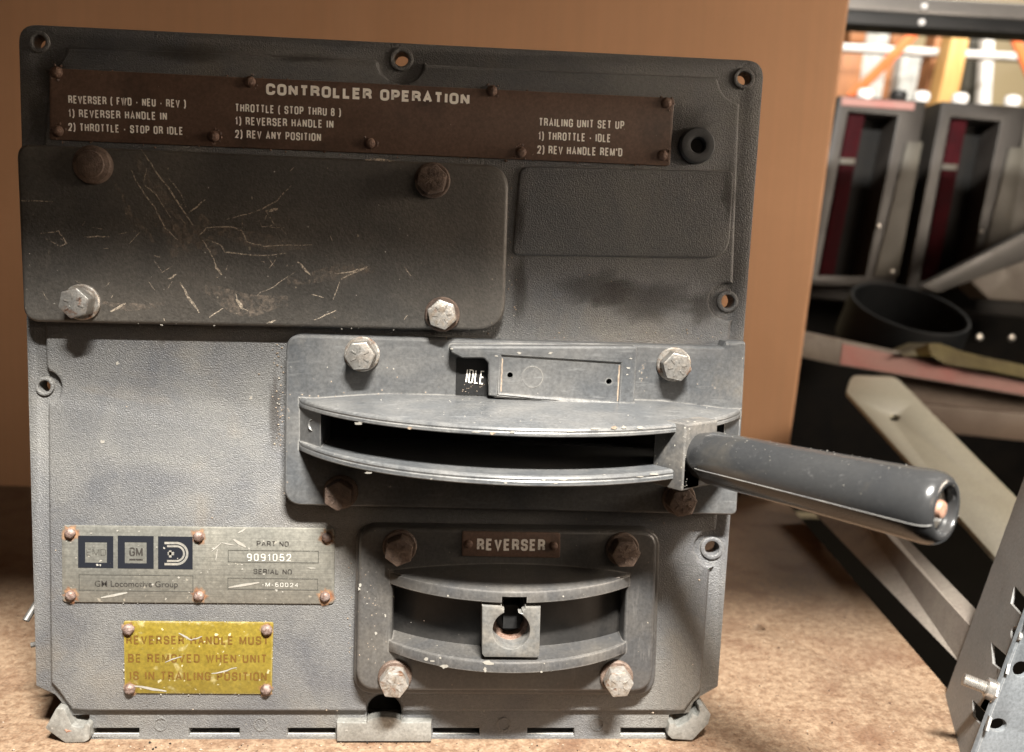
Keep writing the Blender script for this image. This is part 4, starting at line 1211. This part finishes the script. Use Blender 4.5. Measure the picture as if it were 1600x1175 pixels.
module('grey equipment case with pinkish strip on top, nearest the carton', 0, 0, True)
module('grey equipment case without pink strip, crossed by the dark diagonal brace', 160, 9, False)
bm = bmesh.new()
slab(bm, [[(1602, 178), (1700, 182), (1700, 460), (1540, 450)]], (0, .95, 0), NF, .04, .002, 2)
o = finish(bm, 'steel_sheet', M['palecase']); tag(o, 'pale dusty steel sheet at the right end of the equipment cases', 'sheet')
for i, x in enumerate((1352, 1404, 1440, 1500, 1582)):
    bm = bmesh.new()
    lathe(bm, [(.012, -.006), (.013, .002), (.010, .008), (0, .010)], PY(x, 147 + (x - 1340) * .045, .96), (0, -.3, 1), 16)
    o = finish(bm, 'knob', M['tube'] if i != 1 else M['lip']); tag(o, 'white knob on top of the equipment cases' if i != 1 else 'black knob between white knobs on top of the cases', 'knob', 'knobs along the case tops')

# beam of the rack at the top
bmk = thing('rack_beam', 'grey rack beam with black lower lip and rivets, top right', 'beam', PY(1450, 40, 1.1))
bm = bmesh.new(); slab(bm, [[(1270, -14), (1700, 10), (1700, 37), (1270, 11)]], (0, 1.1, 0), NF, .06, .004, 3); finish(bm, 'beam_web', M['steel'], bmk)
bm = bmesh.new(); slab(bm, [[(1270, 12), (1700, 38), (1700, 58), (1270, 33)]], (0, 1.095, 0), NF, .05, .002, 2); finish(bm, 'beam_lip', M['lip'], bmk)
for x, y in ((1440, 35), (1444, 10)):
    bm = bmesh.new(); lathe(bm, [(.0055, -.001), (.0045, .003), (0, .005)], PY(x, y, 1.094), NF, 14); finish(bm, 'rivet', M['tube'], bmk)

# bright goods far behind
def far(name, pts, Y, thick, m, label, cat, r=0, group=None):
    bm = bmesh.new()
    slab(bm, [rpoly(pts, r) if r else pts], (0, Y, 0), NF, thick, .004, 2)
    o = finish(bm, name, M[m])
    return tag(o, label, cat, group)
far('tube_rail', [(1290, 66), (1700, 88), (1700, 99), (1290, 77)], 2.1, .03, 'tube', 'white tube rail crossing in front of the far goods', 'rail')
far('strap', [(1430, 42), (1446, 46), (1344, 150), (1322, 150)], 1.9, .006, 'orange', 'orange strap slanting down to the left over the white rail', 'strap')
far('strap', [(1576, 52), (1592, 52), (1622, 120), (1606, 124)], 1.9, .006, 'orange', 'orange strap slanting down to the right at the photo edge', 'strap')
far('timber_post', [(1492, 40), (1519, 40), (1490, 190), (1458, 190)], 2.0, .06, 'wood', 'pale yellow timber post under the rack beam', 'post')
far('timber_post', [(1467, 36), (1491, 36), (1462, 190), (1436, 190)], 2.15, .06, 'brownpost', 'reddish brown timber post beside the pale post', 'post')
far('cardboard_box', [(1330, 30), (1358, 30), (1352, 66), (1328, 66)], 2.35, .15, 'brownpost', 'small brown box above the white tube rail', 'box')
far('cardboard_box', [(1316, 80), (1350, 82), (1336, 190), (1300, 190)], 2.35, .15, 'brownpost', 'brown box under the rail beside the big carton', 'box')
far('cardboard_box', [(1384, 80), (1414, 82), (1402, 190), (1368, 190)], 2.45, .15, 'brownpost', 'brown box between two wrapped bundles', 'box')
far('cardboard_box', [(1396, 30), (1424, 30), (1418, 70), (1392, 70)], 2.45, .15, 'brownpost', 'brown box behind the top of the left orange strap', 'box')
far('wrapped_bundle', [(1358, 30), (1396, 30), (1388, 72), (1352, 70)], 2.4, .12, 'wrap', 'pale wrapped bundle above the white rail', 'bundle', 6)
far('wrapped_bundle', [(1346, 80), (1388, 84), (1372, 190), (1334, 190)], 2.4, .12, 'wrap', 'grey plastic wrapped bundle crossed by the left orange strap', 'bundle', 6)
far('wrapped_bundle', [(1410, 84), (1454, 88), (1440, 190), (1394, 190)], 2.4, .12, 'wrap', 'grey plastic wrapped bundle left of the brown timber post', 'bundle', 8)
far('pale_board', [(1520, 36), (1545, 38), (1530, 190), (1500, 190)], 2.5, .05, 'palecase', 'pale board standing right of the timber post', 'board')
far('pale_board', [(1540, 36), (1556, 38), (1548, 190), (1530, 190)], 2.42, .03, 'tube', 'narrow white board right of the pale board', 'board')
